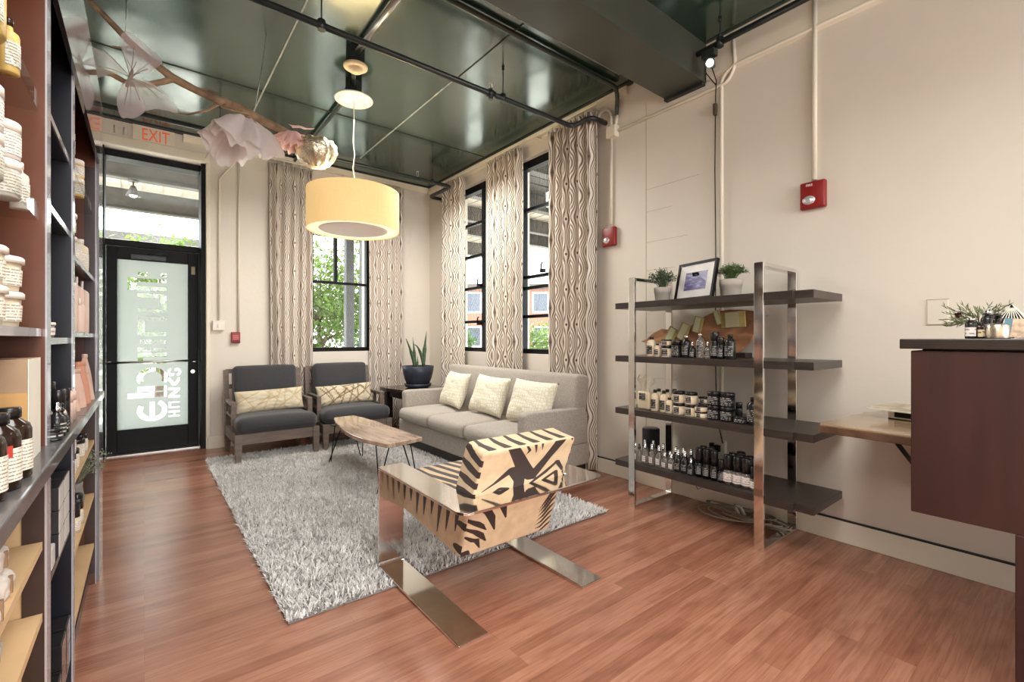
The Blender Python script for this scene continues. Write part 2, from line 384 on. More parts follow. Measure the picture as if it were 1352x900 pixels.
# hairline joints in the plaster of the right wall
b = MB()
b.box(XR - .0015, XR, 2.503, 2.507, .14, 3.4)
for (y0, y1, z) in ((2.1, 2.5, 2.15), (2.25, 2.5, 2.42), (2.0, 2.5, 2.62), (2.22, 2.5, 1.9), (2.1, 2.5, 1.35), (2.2, 2.5, .95), (2.3, 2.5, .6)): b.box(XR - .0012, XR, y0, y1, z, z + .0025)
struct(b.build('trim_11', mat('hairline_crack', s2l(172, 158, 138), rough=.8)))

# ------------------------------------------------------------------ windows
def window(name, axis, a0, a1, z0, z1, p0, bars, mull, fw=.05):
    """black steel window in a wall: axis 'x' = in the right wall (runs along y), 'y' = in the back wall"""
    root = thing(name, None, None); struct(root)
    f = MB()
    def bx(mb, u0, u1, w0, w1, q0, q1):
        if axis == 'x': mb.box(q0, q1, u0, u1, w0, w1)
        else: mb.box(u0, u1, q0, q1, w0, w1)
    for (u0, u1, w0, w1) in ((a0, a0 + fw, z0, z1), (a1 - fw, a1, z0, z1), (a0 + fw, a1 - fw, z0, z0 + .055), (a0 + fw, a1 - fw, z1 - .09, z1)): bx(f, u0, u1, w0, w1, p0, p0 + .09)
    bevel(f.build('window_frame', M_BLACK, root), .003)
    g = MB()
    for z in bars: bx(g, a0 + fw, a1 - fw, z - .018, z + .018, p0 + .02, p0 + .07)
    for (u, za, zb) in mull: bx(g, u - .022, u + .022, za, zb, p0 + .018, p0 + .072)
    g.build('glazing_bars', M_BLACK, root)
    g = MB(); bx(g, a0 + fw, a1 - fw, z0 + .055, z1 - .09, p0 + .04, p0 + .046); g.build('window_glass', M_GLASS, root)
    return root
window('window_1', 'y', BX[0], BX[1], BZ[0], BZ[1], YB + .06, (2.07,), ((2.09, 2.07, BZ[1]),))
w2 = window('window_2', 'x', W2[0], W2[1], WZ[0], WZ[1], XR + .06, (2.885, 2.438, 1.995, 1.53), ((5.17, WZ[0], WZ[1]),))
w3 = window('window_3', 'x', W3[0], W3[1], WZ[0], WZ[1], XR + .06, (2.83, 2.03, 1.9, 1.56), ())
for (r, y, z) in ((w2, 5.21, 2.02), (w2, 5.21, 1.5), (w3, 3.93, 2.07)):
    b = MB(); b.tube([(XR + .05, y, z), (XR + .02, y, z + .02), (XR + .01, y - .02, z + .07), (XR + .02, y - .03, z + .09)], .011, 6); b.box(XR + .03, XR + .07, y - .03, y + .03, z - .02, z + .02)
    b.build('window_latch', M_BLACK, r)

# ------------------------------------------------------------------ entrance door
door = thing('door_1', None, None); struct(door)
FY0, FY1 = YB + .05, YB + .36
b = MB()
b.box(DX[0], -.335, FY0, FY1, 0, DZ); b.box(.525, DX[1], FY0, FY1, 0, DZ)
b.box(-.335, .525, FY0 + .1, FY1, DZ - .075, DZ); b.box(-.335, .525, FY0 + .2, FY1, 2.335, 2.40)
bevel(b.build('door_frame', M_BLACK, door), .003)
b = MB(); b.box(-.335, .525, FY1 - .12, FY1 - .112, 2.40, DZ - .075); b.build('transom_glass', M_GLASS, door)
LY0, LY1 = 6.812, 6.86
GX = (-.238, .413); GZ = (.268, 2.19)
b = MB()
b.box(-.332, GX[0], LY0, LY1, .012, 2.33); b.box(GX[1], .522, LY0, LY1, .012, 2.33)
b.box(GX[0], GX[1], LY0, LY1, .012, GZ[0]); b.box(GX[0], GX[1], LY0, LY1, GZ[1], 2.33)
bevel(b.build('door_leaf', M_BLACK, door), .003)
b = MB(); b.box(GX[0], GX[1], LY0 + .02, LY0 + .026, GZ[0], GZ[1]); b.build('door_glass', M_GLASS, door)
# frosted film with the shop lettering cut out clear (seen from behind, running down the glass)
def film_cut(x, z):
    def bar(x0, x1, z0, z1): return x0 <= x <= x1 and z0 <= z <= z1
    def ring(cx, cz, rx, rz, t, lo=0, hi=360):
        dx, dz = (x - cx) / rx, (z - cz) / rz; d = math.hypot(dx, dz); a = math.degrees(math.atan2(dz, dx)) % 360
        return 1 - t <= d <= 1 and lo <= a <= hi
    L, R = -.06, .205
    c = bar(L, .035, 2.02, 2.06) or bar(.15, R, 2.02, 2.06)                    # i
    c |= bar(-.15, R, 1.95, 1.99) or bar(-.15, R, 1.85, 1.90) or bar(-.15, -.07, 1.85, 1.99) # t
    c |= bar(L, R - .03, 1.77, 1.815) or bar(L, R - .03, 1.60, 1.645) or bar(R - .06, R, 1.62, 1.795)   # n
    c |= bar(L + .03, R, 1.51, 1.555) or bar(L + .03, R, 1.33, 1.375) or bar(L, L + .06, 1.35, 1.535)   # u
    c |= bar(L + .02, R, 1.235, 1.28) or bar(L, R, 1.15, 1.19)
    c |= bar(L, R, 1.085, 1.13) or bar(L, L + .05, 1.02, 1.07) or bar(L + .05, R, 1.008, 1.02)
    c |= ring(.075, .835, .14, .125, .36, 0, 205) or ring(.075, .835, .14, .125, .36, 335, 360)     # C
    c |= bar(L, R, .69, .745) or bar(-.15, R, .615, .668)                       # plus strokes
    c |= ring(.075, .465, .14, .125, .36, 150, 360) or ring(.075, .465, .14, .125, .36, 0, 60) or bar(.05, .10, .34, .56)
    L2, R2 = .225, .335
    c |= ring(.25, .90, .032, .045, .5, 90, 330) or ring(.31, .90, .032, .045, .5, 270, 360) or ring(.31, .90, .032, .045, .5, 0, 150)   # S
    c |= (bar(L2, R2, .74, .83) and abs((z - .74) / .09 - abs((x - .28) / .055)) < .28)
    c |= bar(L2, R2, .69, .71) or bar(L2, R2, .60, .62) or (bar(L2, R2, .60, .71) and abs((z - .60) / .11 - (x - L2) / .11) < .2)
    c |= bar(L2, R2, .53, .55) or bar(L2, R2, .47, .49) or bar(L2, L2 + .025, .47, .55)
    c |= bar(L2, R2, .42, .44) or bar(L2, R2, .37, .39) or bar(.27, .29, .37, .44)
    return c
b = MB(); ST = .006; zz = GZ[0]
rows = {}
while zz < GZ[1] - 1e-6:
    z1 = min(zz + ST, GZ[1]); x = GX[0]; run = None
    while x < GX[1] - 1e-6:
        x1 = min(x + ST, GX[1]); cut = film_cut((x + x1) / 2, (zz + z1) / 2)
        if not cut and run is None: run = x
        if cut and run is not None: b.add([(run, LY0 + .017, zz), (x, LY0 + .017, zz), (x, LY0 + .017, z1), (run, LY0 + .017, z1)], [(0, 1, 2, 3)]); run = None
        x = x1
    if run is not None: b.add([(run, LY0 + .017, zz), (GX[1], LY0 + .017, zz), (GX[1], LY0 + .017, z1), (run, LY0 + .017, z1)], [(0, 1, 2, 3)])
    zz = z1
def film_mat():
    m = bpy.data.materials.new('frosted_film'); m.use_nodes = True; nt = m.node_tree
    for n in list(nt.nodes): nt.nodes.remove(n)
    o = node(nt, 'ShaderNodeOutputMaterial'); t = node(nt, 'ShaderNodeBsdfTranslucent'); d = node(nt, 'ShaderNodeBsdfDiffuse')
    nz = node(nt, 'ShaderNodeTexNoise'); nz.inputs['Scale'].default_value = 2; cr = node(nt, 'ShaderNodeValToRGB')
    cr.color_ramp.elements[0].color = (.26, .285, .265, 1); cr.color_ramp.elements[1].color = (.29, .31, .29, 1); nt.links.new(nz.outputs['Fac'], cr.inputs[0])
    nt.links.new(cr.outputs[0], t.inputs[0]); nt.links.new(cr.outputs[0], d.inputs[0])
    mx = node(nt, 'ShaderNodeMixShader'); mx.inputs[0].default_value = .35; nt.links.new(t.outputs[0], mx.inputs[1]); nt.links.new(d.outputs[0], mx.inputs[2]); nt.links.new(mx.outputs[0], o.inputs[0])
    return m
tag(b.build('frosted_film', film_mat(), door), 'frosted film with clear cut-out lettering')
b = MB(); b.tube([(-.33, LY0 - .05, 1.027), (.50, LY0 - .05, 1.035)], .012, 10)
for x in (-.30, .47): b.box(x - .012, x + .012, LY0 - .05, LY0, 1.018, 1.042)
b.build('push_bar', M_STEEL, door)
b = MB(); b.tube([(.46, LY0 + .001, .90), (.46, LY0 - .012, .90)], .022, 14); b.tube([(.46, LY0 - .012, .90), (.46, LY0 - .016, .90)], .012, 12); b.build('lock_cylinder', M_STEEL, door)
b = MB(); b.box(-.12, .20, LY0 - .05, LY0, 2.20, 2.25); b.tube([(.02, LY0 - .03, 2.255), (.16, LY0 - .16, 2.262), (.22, LY0 - .05, 2.268)], .01, 6); bevel(b.build('door_closer', M_BLKMET, door), .004)
b = MB(); b.box(.445, .483, LY0 - .022, LY0, 2.07, 2.165); bevel(tag(b.build('sensor_box', mat('tan_plastic', s2l(176, 160, 126), rough=.5), door), 'small tan sensor box'), .004)
b = MB(); b.box(-.335, .525, FY0 + .12, FY1, .0, .011); b.build('threshold', M_STEEL, door)

# ------------------------------------------------------------------ outdoors: porch, ground, trees, houses
M_CONC = mat('concrete', (.50, .49, .46), rough=.85, var=.15, scale=3, bump=.1)
M_DECK = mat('tan_corrugated_deck', s2l(186, 176, 160), rough=.5, var=.06)
M_IRON = mat('dark_porch_steel', s2l(70, 66, 60), rough=.5, var=.15)
M_POST = mat('grey_post_paint', s2l(74, 76, 79), rough=.5)
b = MB(); b.box(-40, 60, YB + .42, 70, -.1, -.005); b.box(XR + .25, 60, -20, YB + .42, -.1, -.005); struct(b.build('ground', M_CONC))
b = MB()
n = 60; x = -3.0
while x < 9:     # corrugated porch roof at the back
    b.box(x, x + .22, YB + .40, 10.6, 3.82, 3.86); b.box(x + .22, x + .27, YB + .40, 10.6, 3.80, 3.86); x += .27
tag(b.build('porch_roof', M_DECK), 'tan corrugated porch roof above the entrance door and back window', 'roof')
b = MB(); y = -1.0
while y < 6.75:
    b.box(XR + .24, 8.2, y, y + .22, 3.82, 3.86); b.box(XR + .24, 8.2, y + .22, y + .27, 3.80, 3.86); y += .27
tag(b.build('porch_roof', mat('dark_corrugated_deck', s2l(74, 72, 68), rough=.6)), 'dark corrugated roof of the side porch outside the right windows', 'roof')
def beam(pts, label):
    b = MB()
    for (x0, x1, y0, y1, z0, z1) in pts: b.box(x0, x1, y0, y1, z0, z1)
    o = b.build('porch_beam', M_IRON); return tag(o, label, 'beam', 'steel beams of the porch')
beam([(-3, 8.2, 8.3, 8.32, 3.50, 3.80), (-3, 8.2, 8.24, 8.38, 3.49, 3.51), (-3, 8.2, 8.24, 8.38, 3.78, 3.80)], 'dark steel porch beam nearest the entrance door seen through the transom')
beam([(-3, 8.2, 10.1, 10.12, 3.46, 3.80), (-3, 8.2, 10.04, 10.18, 3.45, 3.47)], 'dark steel porch beam at the far edge of the roof beyond the door')
beam([(7.6, 7.75, -1, 8.2, 3.45, 3.80)], 'dark steel edge beam of the side porch beyond the right windows')
for i, yy in enumerate((3.2, 4.7, 6.1, 7.4)):
    beam([(XR + .26, 7.6, yy, yy + .09, 3.55, 3.80), (XR + .26, 7.6, yy - .03, yy + .12, 3.53, 3.56)], ('dark steel cross beam outside the window nearest the shelving', 'dark steel cross beam outside between the two right windows', 'dark steel cross beam outside the farther right window', 'dark steel cross beam at the corner of the side porch')[i])
for i, (px_, py_) in enumerate(((3.07, 8.9), (3.62, 9.6), (7.67, 2.2), (7.67, 5.4), (7.67, 8.1))):
    b = MB(); b.box(px_ - .075, px_ + .075, py_ - .075, py_ + .075, 0, 3.45); b.box(px_ - .12, px_ + .12, py_ - .12, py_ + .12, 0, .02)
    tag(bevel(b.build('porch_post', M_POST), .006), ('grey square porch post left of the pair behind the lamp window', 'grey square porch post right of the pair behind the lamp window', 'grey porch post outside at the near end of the side porch', 'grey porch post outside the window between the curtains', 'grey porch post outside at the far corner')[i], 'post', 'porch posts')
# diagonal braces of the side porch
for i, yy in enumerate((5.4, 8.1)):
    b = MB(); b.tube([(7.67, yy - .08, 2.5), (7.67, yy - 1.2, 3.46)], .05, 6); tag(b.build('porch_brace', M_POST), ('grey diagonal brace outside the nearer right window', 'grey diagonal brace at the far corner outside')[i], 'brace', 'porch braces')
def spot(name, loc, label, glow, ):
    t = thing(name, label, 'lamp', loc, 0)
    b = MB(); b.tube([(0, 0, 0), (0, 0, -.1)], .012, 6); b.tube([(0, 0, 0), (0, 0, -.02)], .06, 14); b.build('lamp_mount', M_IRON, t)
    b = MB(); b.lathe([(.028, -.08), (.04, -.12), (.085, -.22), (.08, -.22), (.035, -.125), (.02, -.09)], 18); b.build('lamp_shade', M_IRON, t)
    b = MB(); b.sphere((0, 0, -.19), .05, 12, 8); b.build('bulb', mat('outdoor_bulb', (.9, .9, .85), emit=(1, .96, .85), estr=glow), t)
    return t
spot('porch_spotlight', (-.12, 8.31, 3.49), 'small porch spotlight hanging outside the transom above the door', 3)
spot('porch_spotlight', (5.9, 6.145, 3.528), 'bright porch lamp hanging outside the nearer right window', 40)
# trees
def leaf_mats(nm, c):
    m = mat(nm, c, rough=.6, var=.45, scale=2.2); nt = m.node_tree; b = bsdf(m); o = [n for n in nt.nodes if n.type == 'OUTPUT_MATERIAL'][0]
    t = node(nt, 'ShaderNodeBsdfTranslucent'); nt.links.new(b.inputs['Base Color'].links[0].from_socket, t.inputs[0]); mx = node(nt, 'ShaderNodeMixShader'); mx.inputs[0].default_value = .4
    nt.links.new(b.outputs[0], mx.inputs[1]); nt.links.new(t.outputs[0], mx.inputs[2]); nt.links.new(mx.outputs[0], o.inputs[0]); return m
M_LEAF = leaf_mats('spring_leaf', s2l(84, 108, 44)); M_LEAF2 = leaf_mats('deep_leaf', s2l(56, 84, 40)); M_BARK = mat('bark', s2l(88, 74, 60), rough=.9, var=.3, scale=12, bump=.5, bscale=30)
def tree(loc, h, r, nleaf, m, label, seed, sc=.07):
    rg = np.random.default_rng(seed); t = thing('tree', label, 'tree', loc)
    b = MB(); cl = []
    b.tube([(0, 0, 0), (.03, .02, h * .3), (-.02, .05, h * .55), (.02, 0, h * .8)], [.09, .07, .05, .02], 7)
    for k in range(16):
        a = rg.uniform(0, 2 * PI); z0 = h * rg.uniform(.08, .6); rr = r * rg.uniform(.5, .95); e = Vector((rr * math.cos(a), rr * math.sin(a), z0 + h * rg.uniform(.1, .35)))
        b.tube([(0, 0, z0), (e.x * .5, e.y * .5, (z0 + e.z) / 2 + .05), e], [.03, .02, .008], 5); cl += [e, e * .7 + Vector((0, 0, z0 * .3))]
    b.build('trunk', M_BARK, t)
    for k in range(36): cl.append(Vector((rg.normal(0, r * .5), rg.normal(0, r * .5), h * rg.uniform(.1, .98))))
    vs = np.zeros((nleaf, 4, 3)); C = np.array([tuple(c) for c in cl])[rg.integers(0, len(cl), nleaf)] + rg.normal(0, .17 * r, (nleaf, 3))
    C[:, 2] = np.clip(C[:, 2], .12, None)
    a = rg.normal(size=(nleaf, 3)); a /= np.linalg.norm(a, axis=1)[:, None]; q = rg.normal(size=(nleaf, 3)); bb = np.cross(a, q); bb /= np.linalg.norm(bb, axis=1)[:, None]
    s_ = (sc * rg.uniform(.6, 1.3, nleaf))[:, None]
    vs[:, 0] = C - a * s_; vs[:, 1] = C + bb * s_ * .4; vs[:, 2] = C + a * s_; vs[:, 3] = C - bb * s_ * .4
    g = MB(); g.v = [tuple(p) for p in vs.reshape(-1, 3)]; g.f = [(4 * i, 4 * i + 1, 4 * i + 2, 4 * i + 3) for i in range(nleaf)]; g.mi = [0] * nleaf; g.sm = [False] * nleaf
    g.build('foliage', m, t, fixn=False); return t
tree((3.3, 11.6, 0), 3.3, 1.35, 6500, M_LEAF, 'light green bushy tree outside the back window behind the lamp', 1)
tree((5.5, 14.6, 0), 3.6, 1.5, 4500, M_LEAF2, 'darker green tree behind the porch posts outside the back window', 2)
tree((.25, 12.6, 0), 3.3, 1.0, 6500, M_LEAF, 'bright green tree seen through the clear lettering of the door', 3)
tree((9.6, 11.2, 0), 1.7, .8, 2500, M_LEAF, 'low pale shrub outside the nearer right window', 4)
tree((7.9, 13.0, 0), 1.6, .8, 2500, M_LEAF2, 'low dark shrub outside the farther right window', 5)
# houses across the street
def house(loc, w, d, h, m, label, cols, floors, rz=0, rm=None):
    t = thing('building', label, 'building', loc, rz)
    b = MB(); b.box(-w / 2, w / 2, 0, d, 0, h); b.build('wall', m, t)
    b = MB(); b.box(-w / 2 - .2, w / 2 + .2, -.2, d + .2, h, h + .35); b.build('roof', rm or M_IRON, t)
    for k in range(cols):
        for f in range(floors):
            x = -w / 2 + (k + .5) * w / cols; z = h * (f + .35) / floors
            g = MB(); g.box(x - .55, x + .55, -.06, .02, z - .1, z + 1.3); wf = g.build('window', mat('house_window_frame', (.75, .75, .73)), t)
            g = MB(); g.box(x - .45, x + .45, -.08, -.055, z, z + 1.2); g.build('pane', mat('house_window_pane', (.06, .07, .09), rough=.1), wf)
    return t
house((-1.0, 30, 0), 16, 8, 6.2, mat('white_stucco', (.62, .61, .58), rough=.8), 'white building with dark windows across the street beyond the door', 5, 2)
house((20, 24, 0), 9, 8, 4.6, mat('red_brick', s2l(140, 92, 76), rough=.9, var=.2, scale=30), 'low red brick building across the street beyond the right windows', 4, 2, -.7)
house((33, 24, 0), 12, 8, 6.4, mat('pale_render', (.55, .55, .54), rough=.8), 'pale tall building far beyond the nearer right window', 5, 3, -.9)
# ------------------------------------------------------------------ curtains
def curtain_mat():
    m = bpy.data.materials.new('ogee_wave_curtain_fabric'); m.use_nodes = True; nt = m.node_tree; b = bsdf(m)
    uv = node(nt, 'ShaderNodeUVMap'); sp = node(nt, 'ShaderNodeSeparateXYZ'); nt.links.new(uv.outputs[0], sp.inputs[0])
    def mth(op, a, bb=None, c=None):
        n = node(nt, 'ShaderNodeMath', operation=op)
        for i, q in enumerate((a, bb, c)):
            if q is None: continue
            if isinstance(q, (int, float)): n.inputs[i].default_value = q
            else: nt.links.new(q, n.inputs[i])
        return n.outputs[0]
    U = mth('DIVIDE', sp.outputs[0], .25); V = mth('DIVIDE', sp.outputs[1], .36)
    su = mth('SINE', mth('MULTIPLY', U, 2 * PI)); cv = mth('COSINE', mth('MULTIPLY', V, 2 * PI))
    ph = mth('SUBTRACT', U, mth('MULTIPLY', mth('MULTIPLY', su, cv), .112))
    st = mth('COSINE', mth('MULTIPLY', ph, 2 * PI * 11))
    cr = node(nt, 'ShaderNodeValToRGB'); e = cr.color_ramp.elements
    e[0].position = .30; e[0].color = rgb(s2l(122, 106, 97)); e[1].position = .55; e[1].color = rgb(s2l(240, 229, 215))
    nt.links.new(mth('MULTIPLY_ADD', st, .5, .5), cr.inputs[0])
    nz = node(nt, 'ShaderNodeTexNoise'); nz.inputs['Scale'].default_value = 5
    # the dark eye in the middle of each oval
    cu = mth('COSINE', mth('MULTIPLY', U, 2 * PI)); eye = mth('MULTIPLY', cu, cv)
    ab = mth('MAXIMUM', mth('MULTIPLY', mth('ADD', cu, cv), .5), mth('MULTIPLY', mth('ADD', cu, cv), -.5))
    g = mth('GREATER_THAN', ab, .984)
    mx = node(nt, 'ShaderNodeMixRGB'); mx.inputs[2].default_value = rgb(s2l(92, 76, 66)); nt.links.new(g, mx.inputs[0]); nt.links.new(cr.outputs[0], mx.inputs[1])
    nt.links.new(mx.outputs[0], b.inputs['Base Color']); b.inputs['Roughness'].default_value = .75; b.inputs['Sheen Weight'].default_value = .15
    return m
M_CURT = curtain_mat()
M_CLOTH_T = mat('curtain_heading_tape', s2l(205, 190, 170), rough=.8)
def curtain(axis, a0, a1, q, z0, z1, folds, seed, label):
    """hanging cloth: runs along x ('y' wall) or y ('x' wall) at depth q, gathered into folds"""
    rg = random.Random(seed); nx = folds * 14; nz_ = 26
    ph = [rg.uniform(-.5, .5) for _ in range(folds + 1)]; am = [rg.uniform(.7, 1.25) for _ in range(folds + 1)]
    root = thing('curtain', label, 'curtain', (0, 0, 0), 0, 'wave patterned curtains'); P = []; UV = []
    def off(t, v):
        k = t * folds; i = min(int(k), folds - 1); fr = k - i
        a = (am[i] * (1 - fr) + am[min(i + 1, folds)] * fr)
        amp = .042 * a * (.75 + .4 * (1 - v)) 
        return amp * math.sin(2 * PI * (k + .12 * math.sin(3 * v + ph[i]))) + .006 * math.sin(9 * v + 7 * t)
    us = [0.0]
    for i in range(1, nx + 1):
        t0, t1 = (i - 1) / nx, i / nx
        us.append(us[-1] + math.hypot((a1 - a0) / nx, off(t1, .5) - off(t0, .5)) * 1.0)
    for i in range(nx + 1):
        t = i / nx; row = []
        for j in range(nz_ + 1):
            v = j / nz_; z = z0 + (z1 - z0) * v
            if j == nz_: z += .012 * math.sin(2 * PI * t * folds * 1.0 + 1.2)
            w = 1 - .05 * (1 - v) * math.sin(v * 3)
            a = (a0 + a1) / 2 + (a1 - a0) * (t - .5) * (w if v < .98 else 1.0) + .004 * math.sin(5 * v + 6 * t)
            o = off(t, v)
            row.append((q + o, a, z) if axis == 'x' else (a, q + o, z)); UV.append((us[i], z))
        P.append(row)
    b = MB(); b.grid(P); b.uv = UV
    o = b.build('cloth', M_CURT, root, fixn=False)
    s = o.modifiers.new('thickness', 'SOLIDIFY'); s.thickness = .004
    for i in range(folds):       # pleat hooks up to the track
        b = MB()
        t = (i + .5) / folds; a = a0 + (a1 - a0) * t
        p = (q, a) if axis == 'x' else (a, q)
        b.box(p[0] - .006, p[0] + .006, p[1] - .006, p[1] + .006, z1 - .05, z1 + .035); b.build('hook', M_CLOTH_T, root)
    return root
for args in (('y', 1.235, 1.745, YB - .10, .03, 3.50, 5, 1, 'wave patterned curtain left of the back window behind the left armchair'),
             ('y', 2.505, 3.02, YB - .10, .03, 3.50, 5, 2, 'wave patterned curtain right of the back window behind the drum lamp'),
             ('x', 5.35, 5.92, XR - .105, .03, 3.51, 5, 3, 'wave patterned curtain in the corner beside the snake plant'),
             ('x', 4.13, 4.80, XR - .105, .03, 3.51, 6, 4, 'wave patterned curtain between the two windows behind the sofa'),
             ('x', 3.0, 3.66, XR - .105, .03, 3.50, 6, 5, 'wave patterned curtain behind the near end of the sofa')): curtain(*args)
b = MB(); b.box(XR - .115, XR - .095, 2.98, 5.95, 3.535, 3.55); 
for y in (3.05, 3.9, 4.9, 5.9): b.box(XR - .10, XR, y - .008, y + .008, 3.535, 3.55)
tag(b.build('curtain_track', M_TRIM), 'slim cream curtain track under the ceiling along the window wall', 'track')
b = MB(); b.box(1.22, 3.03, YB - .11, YB - .09, 3.535, 3.55)
for x in (1.3, 2.15, 2.95): b.box(x - .008, x + .008, YB - .095, YB, 3.535, 3.55)
tag(b.build('curtain_track', M_TRIM), 'slim cream curtain track above the back window', 'track')

# ------------------------------------------------------------------ shag rug
RX0, RX1, RY0, RY1 = .51, 2.70, 2.28, 5.87
M_RUGB = mat('rug_backing', s2l(120, 116, 112), rough=.95)
def rug_mat():
    m = bpy.data.materials.new('grey_shag_pile'); m.use_nodes = True; nt = m.node_tree; b = bsdf(m)
    a = node(nt, 'ShaderNodeAttribute'); a.attribute_name = 'pattern'; cr = node(nt, 'ShaderNodeValToRGB'); e = cr.color_ramp.elements
    e[0].color = rgb(s2l(188, 184, 181)); e[1].color = rgb(s2l(255, 253, 250)); nt.links.new(a.outputs['Fac'], cr.inputs[0])
    nt.links.new(cr.outputs[0], b.inputs['Base Color']); b.inputs['Roughness'].default_value = .85; b.inputs['Sheen Weight'].default_value = .2
    return m
rug = thing('shag_rug', 'grey shag rug under the coffee table, chairs and sofa', 'rug', ((RX0 + RX1) / 2, (RY0 + RY1) / 2, 0))
b = MB(); b.rbox(-(RX1 - RX0) / 2, (RX1 - RX0) / 2, -(RY1 - RY0) / 2, (RY1 - RY0) / 2, .0005, .009, .004, 2); b.build('backing', M_RUGB, rug)
CH = (1.03, 1.18, 1.78, 1.93)     # runners of the flat-bar chair rest on the flattened pile
def rug_pile(N=105000):
    rg = np.random.default_rng(3)
    x = rg.uniform(RX0, RX1, N); y = rg.uniform(RY0, RY1, N)
    keep = np.ones(N, bool)
    for (x0, x1) in ((1.02, 1.19), (1.77, 1.94)): keep &= ~((x > x0) & (x < x1) & (y < 2.53))
    keep &= ~((x > 2.62) & (y > 2.9) & (y < 5.35))
    x, y = x[keep], y[keep]; n = len(x)
    gx, gy = int((RX1 - RX0) / .024) + 3, int((RY1 - RY0) / .024) + 3      # tufts: neighbouring strands lean together
    ang = rg.uniform(0, 2 * PI, (gx, gy)); mag = rg.uniform(.3, 1, (gx, gy)); shade = rg.normal(0, 1, (gx, gy)); ii, jj = ((x - RX0) / .024 + rg.normal(0, .25, n) + .5).astype(int).clip(0, gx - 1), ((y - RY0) / .024 + rg.normal(0, .25, n) + .5).astype(int).clip(0, gy - 1)
    lx = .020 * mag[ii, jj] * np.cos(ang[ii, jj]) + rg.normal(0, .007, n); ly = .020 * mag[ii, jj] * np.sin(ang[ii, jj]) - .004 + rg.normal(0, .007, n)
    # the outer fringe leans outwards
    ex = np.where(x - RX0 < .02, -.014, np.where(RX1 - x < .02, .014, 0)); ey = np.where(y - RY0 < .02, -.014, np.where(RY1 - y < .02, .014, 0))
    lx += ex; ly += ey
    hh = .036 * rg.uniform(.65, 1.15, n) * (1 - .25 * np.clip(np.hypot(lx, ly) / .03, 0, 1.6))
    w = rg.uniform(.0022, .0045, n); an = rg.uniform(0, PI, n); wx, wy = np.cos(an) * w, np.sin(an) * w
    V = np.zeros((n, 5, 3)); z0 = .008
    V[:, 0] = np.stack([x - wx, y - wy, np.full(n, z0)], 1); V[:, 1] = np.stack([x + wx, y + wy, np.full(n, z0)], 1)
    mx_, my_ = x + lx * .35, y + ly * .35
    V[:, 2] = np.stack([mx_ + wx * .85, my_ + wy * .85, z0 + hh * .62], 1); V[:, 3] = np.stack([mx_ - wx * .85, my_ - wy * .85, z0 + hh * .62], 1)
    V[:, 4] = np.stack([x + lx, y + ly, z0 + hh], 1)
    V[:, :, 0] -= (RX0 + RX1) / 2; V[:, :, 1] -= (RY0 + RY1) / 2
    me = bpy.data.meshes.new('pile'); me.vertices.add(n * 5); me.vertices.foreach_set('co', V.ravel())
    base = (np.arange(n) * 5)[:, None]
    loops = np.concatenate([base + np.array([0, 1, 2, 3]), base + np.array([3, 2, 4])], 1).ravel()
    me.loops.add(n * 7); me.loops.foreach_set('vertex_index', loops.astype(np.int32))
    me.polygons.add(n * 2); st = np.stack([np.arange(n) * 7, np.arange(n) * 7 + 4], 1).ravel()
    me.polygons.foreach_set('loop_start', st.astype(np.int32))
    c = np.clip(.62 + .10 * np.sin(x * 5.3 + 2 * np.sin(y * 3.1)) * np.sin(y * 4.1) + .12 * shade[ii, jj] + rg.normal(0, .16, n), 0, 1)
    a = me.attributes.new('pattern', 'FLOAT', 'POINT'); a.data.foreach_set('value', np.repeat(c, 5).astype(np.float32))
    me.update(calc_edges=True); me.validate()
    me.materials.append(rug_mat()); o = bpy.data.objects.new('pile', me); COL.objects.link(o); o.parent = rug; o['kind'] = 'stuff'
rug_pile()

# ------------------------------------------------------------------ sofa
def fabric(name, c, c2, sc=150, bump=.35):
    m = mat(name, c, rough=.9, scale=130, col2=c2, bump=bump, bscale=sc, sheen=.25); return m
M_SOFA = fabric('taupe_grey_weave', s2l(150, 141, 131), s2l(180, 171, 161))
M_CHAR = fabric('charcoal_weave', s2l(50, 50, 52), s2l(60, 60, 62))
M_DARKW = mat('espresso_wood', s2l(40, 33, 29), rough=.4, var=.25, scale=6, stretch=(1, 1, 1))
SY0, SY1 = 2.95, 5.30
sofa = thing('sofa', 'taupe grey three seat sofa with sloped back under the windows', 'sofa', (2.85, (SY0 + SY1) / 2, 0))
def S(y): return y - (SY0 + SY1) / 2
def SX(x): return x - 2.85
b = MB(); b.box(SX(2.47), SX(3.24), S(SY0 + .04), S(SY1 - .04), .0098, .14); b.box(SX(2.72), SX(3.24), S(SY0 + .04), S(SY1 - .04), 0, .0098); b.build('plinth', M_DARKW, sofa)
b = MB(); b.rbox(SX(2.43), SX(3.27), S(SY0 + .008), S(SY1 - .008), .13, .33, .018); b.build('base', M_SOFA, sofa)
for i in range(3):
    w = (SY1 - SY0 - .22) / 3; y0 = SY0 + .11 + i * w
    b = MB(); b.rbox(SX(2.37), SX(3.06), S(y0 + .007), S(y0 + w - .007), .332, .475, .055, 4, (.012, .0, .024), res=6); b.build('seat_cushion', M_SOFA, sofa)
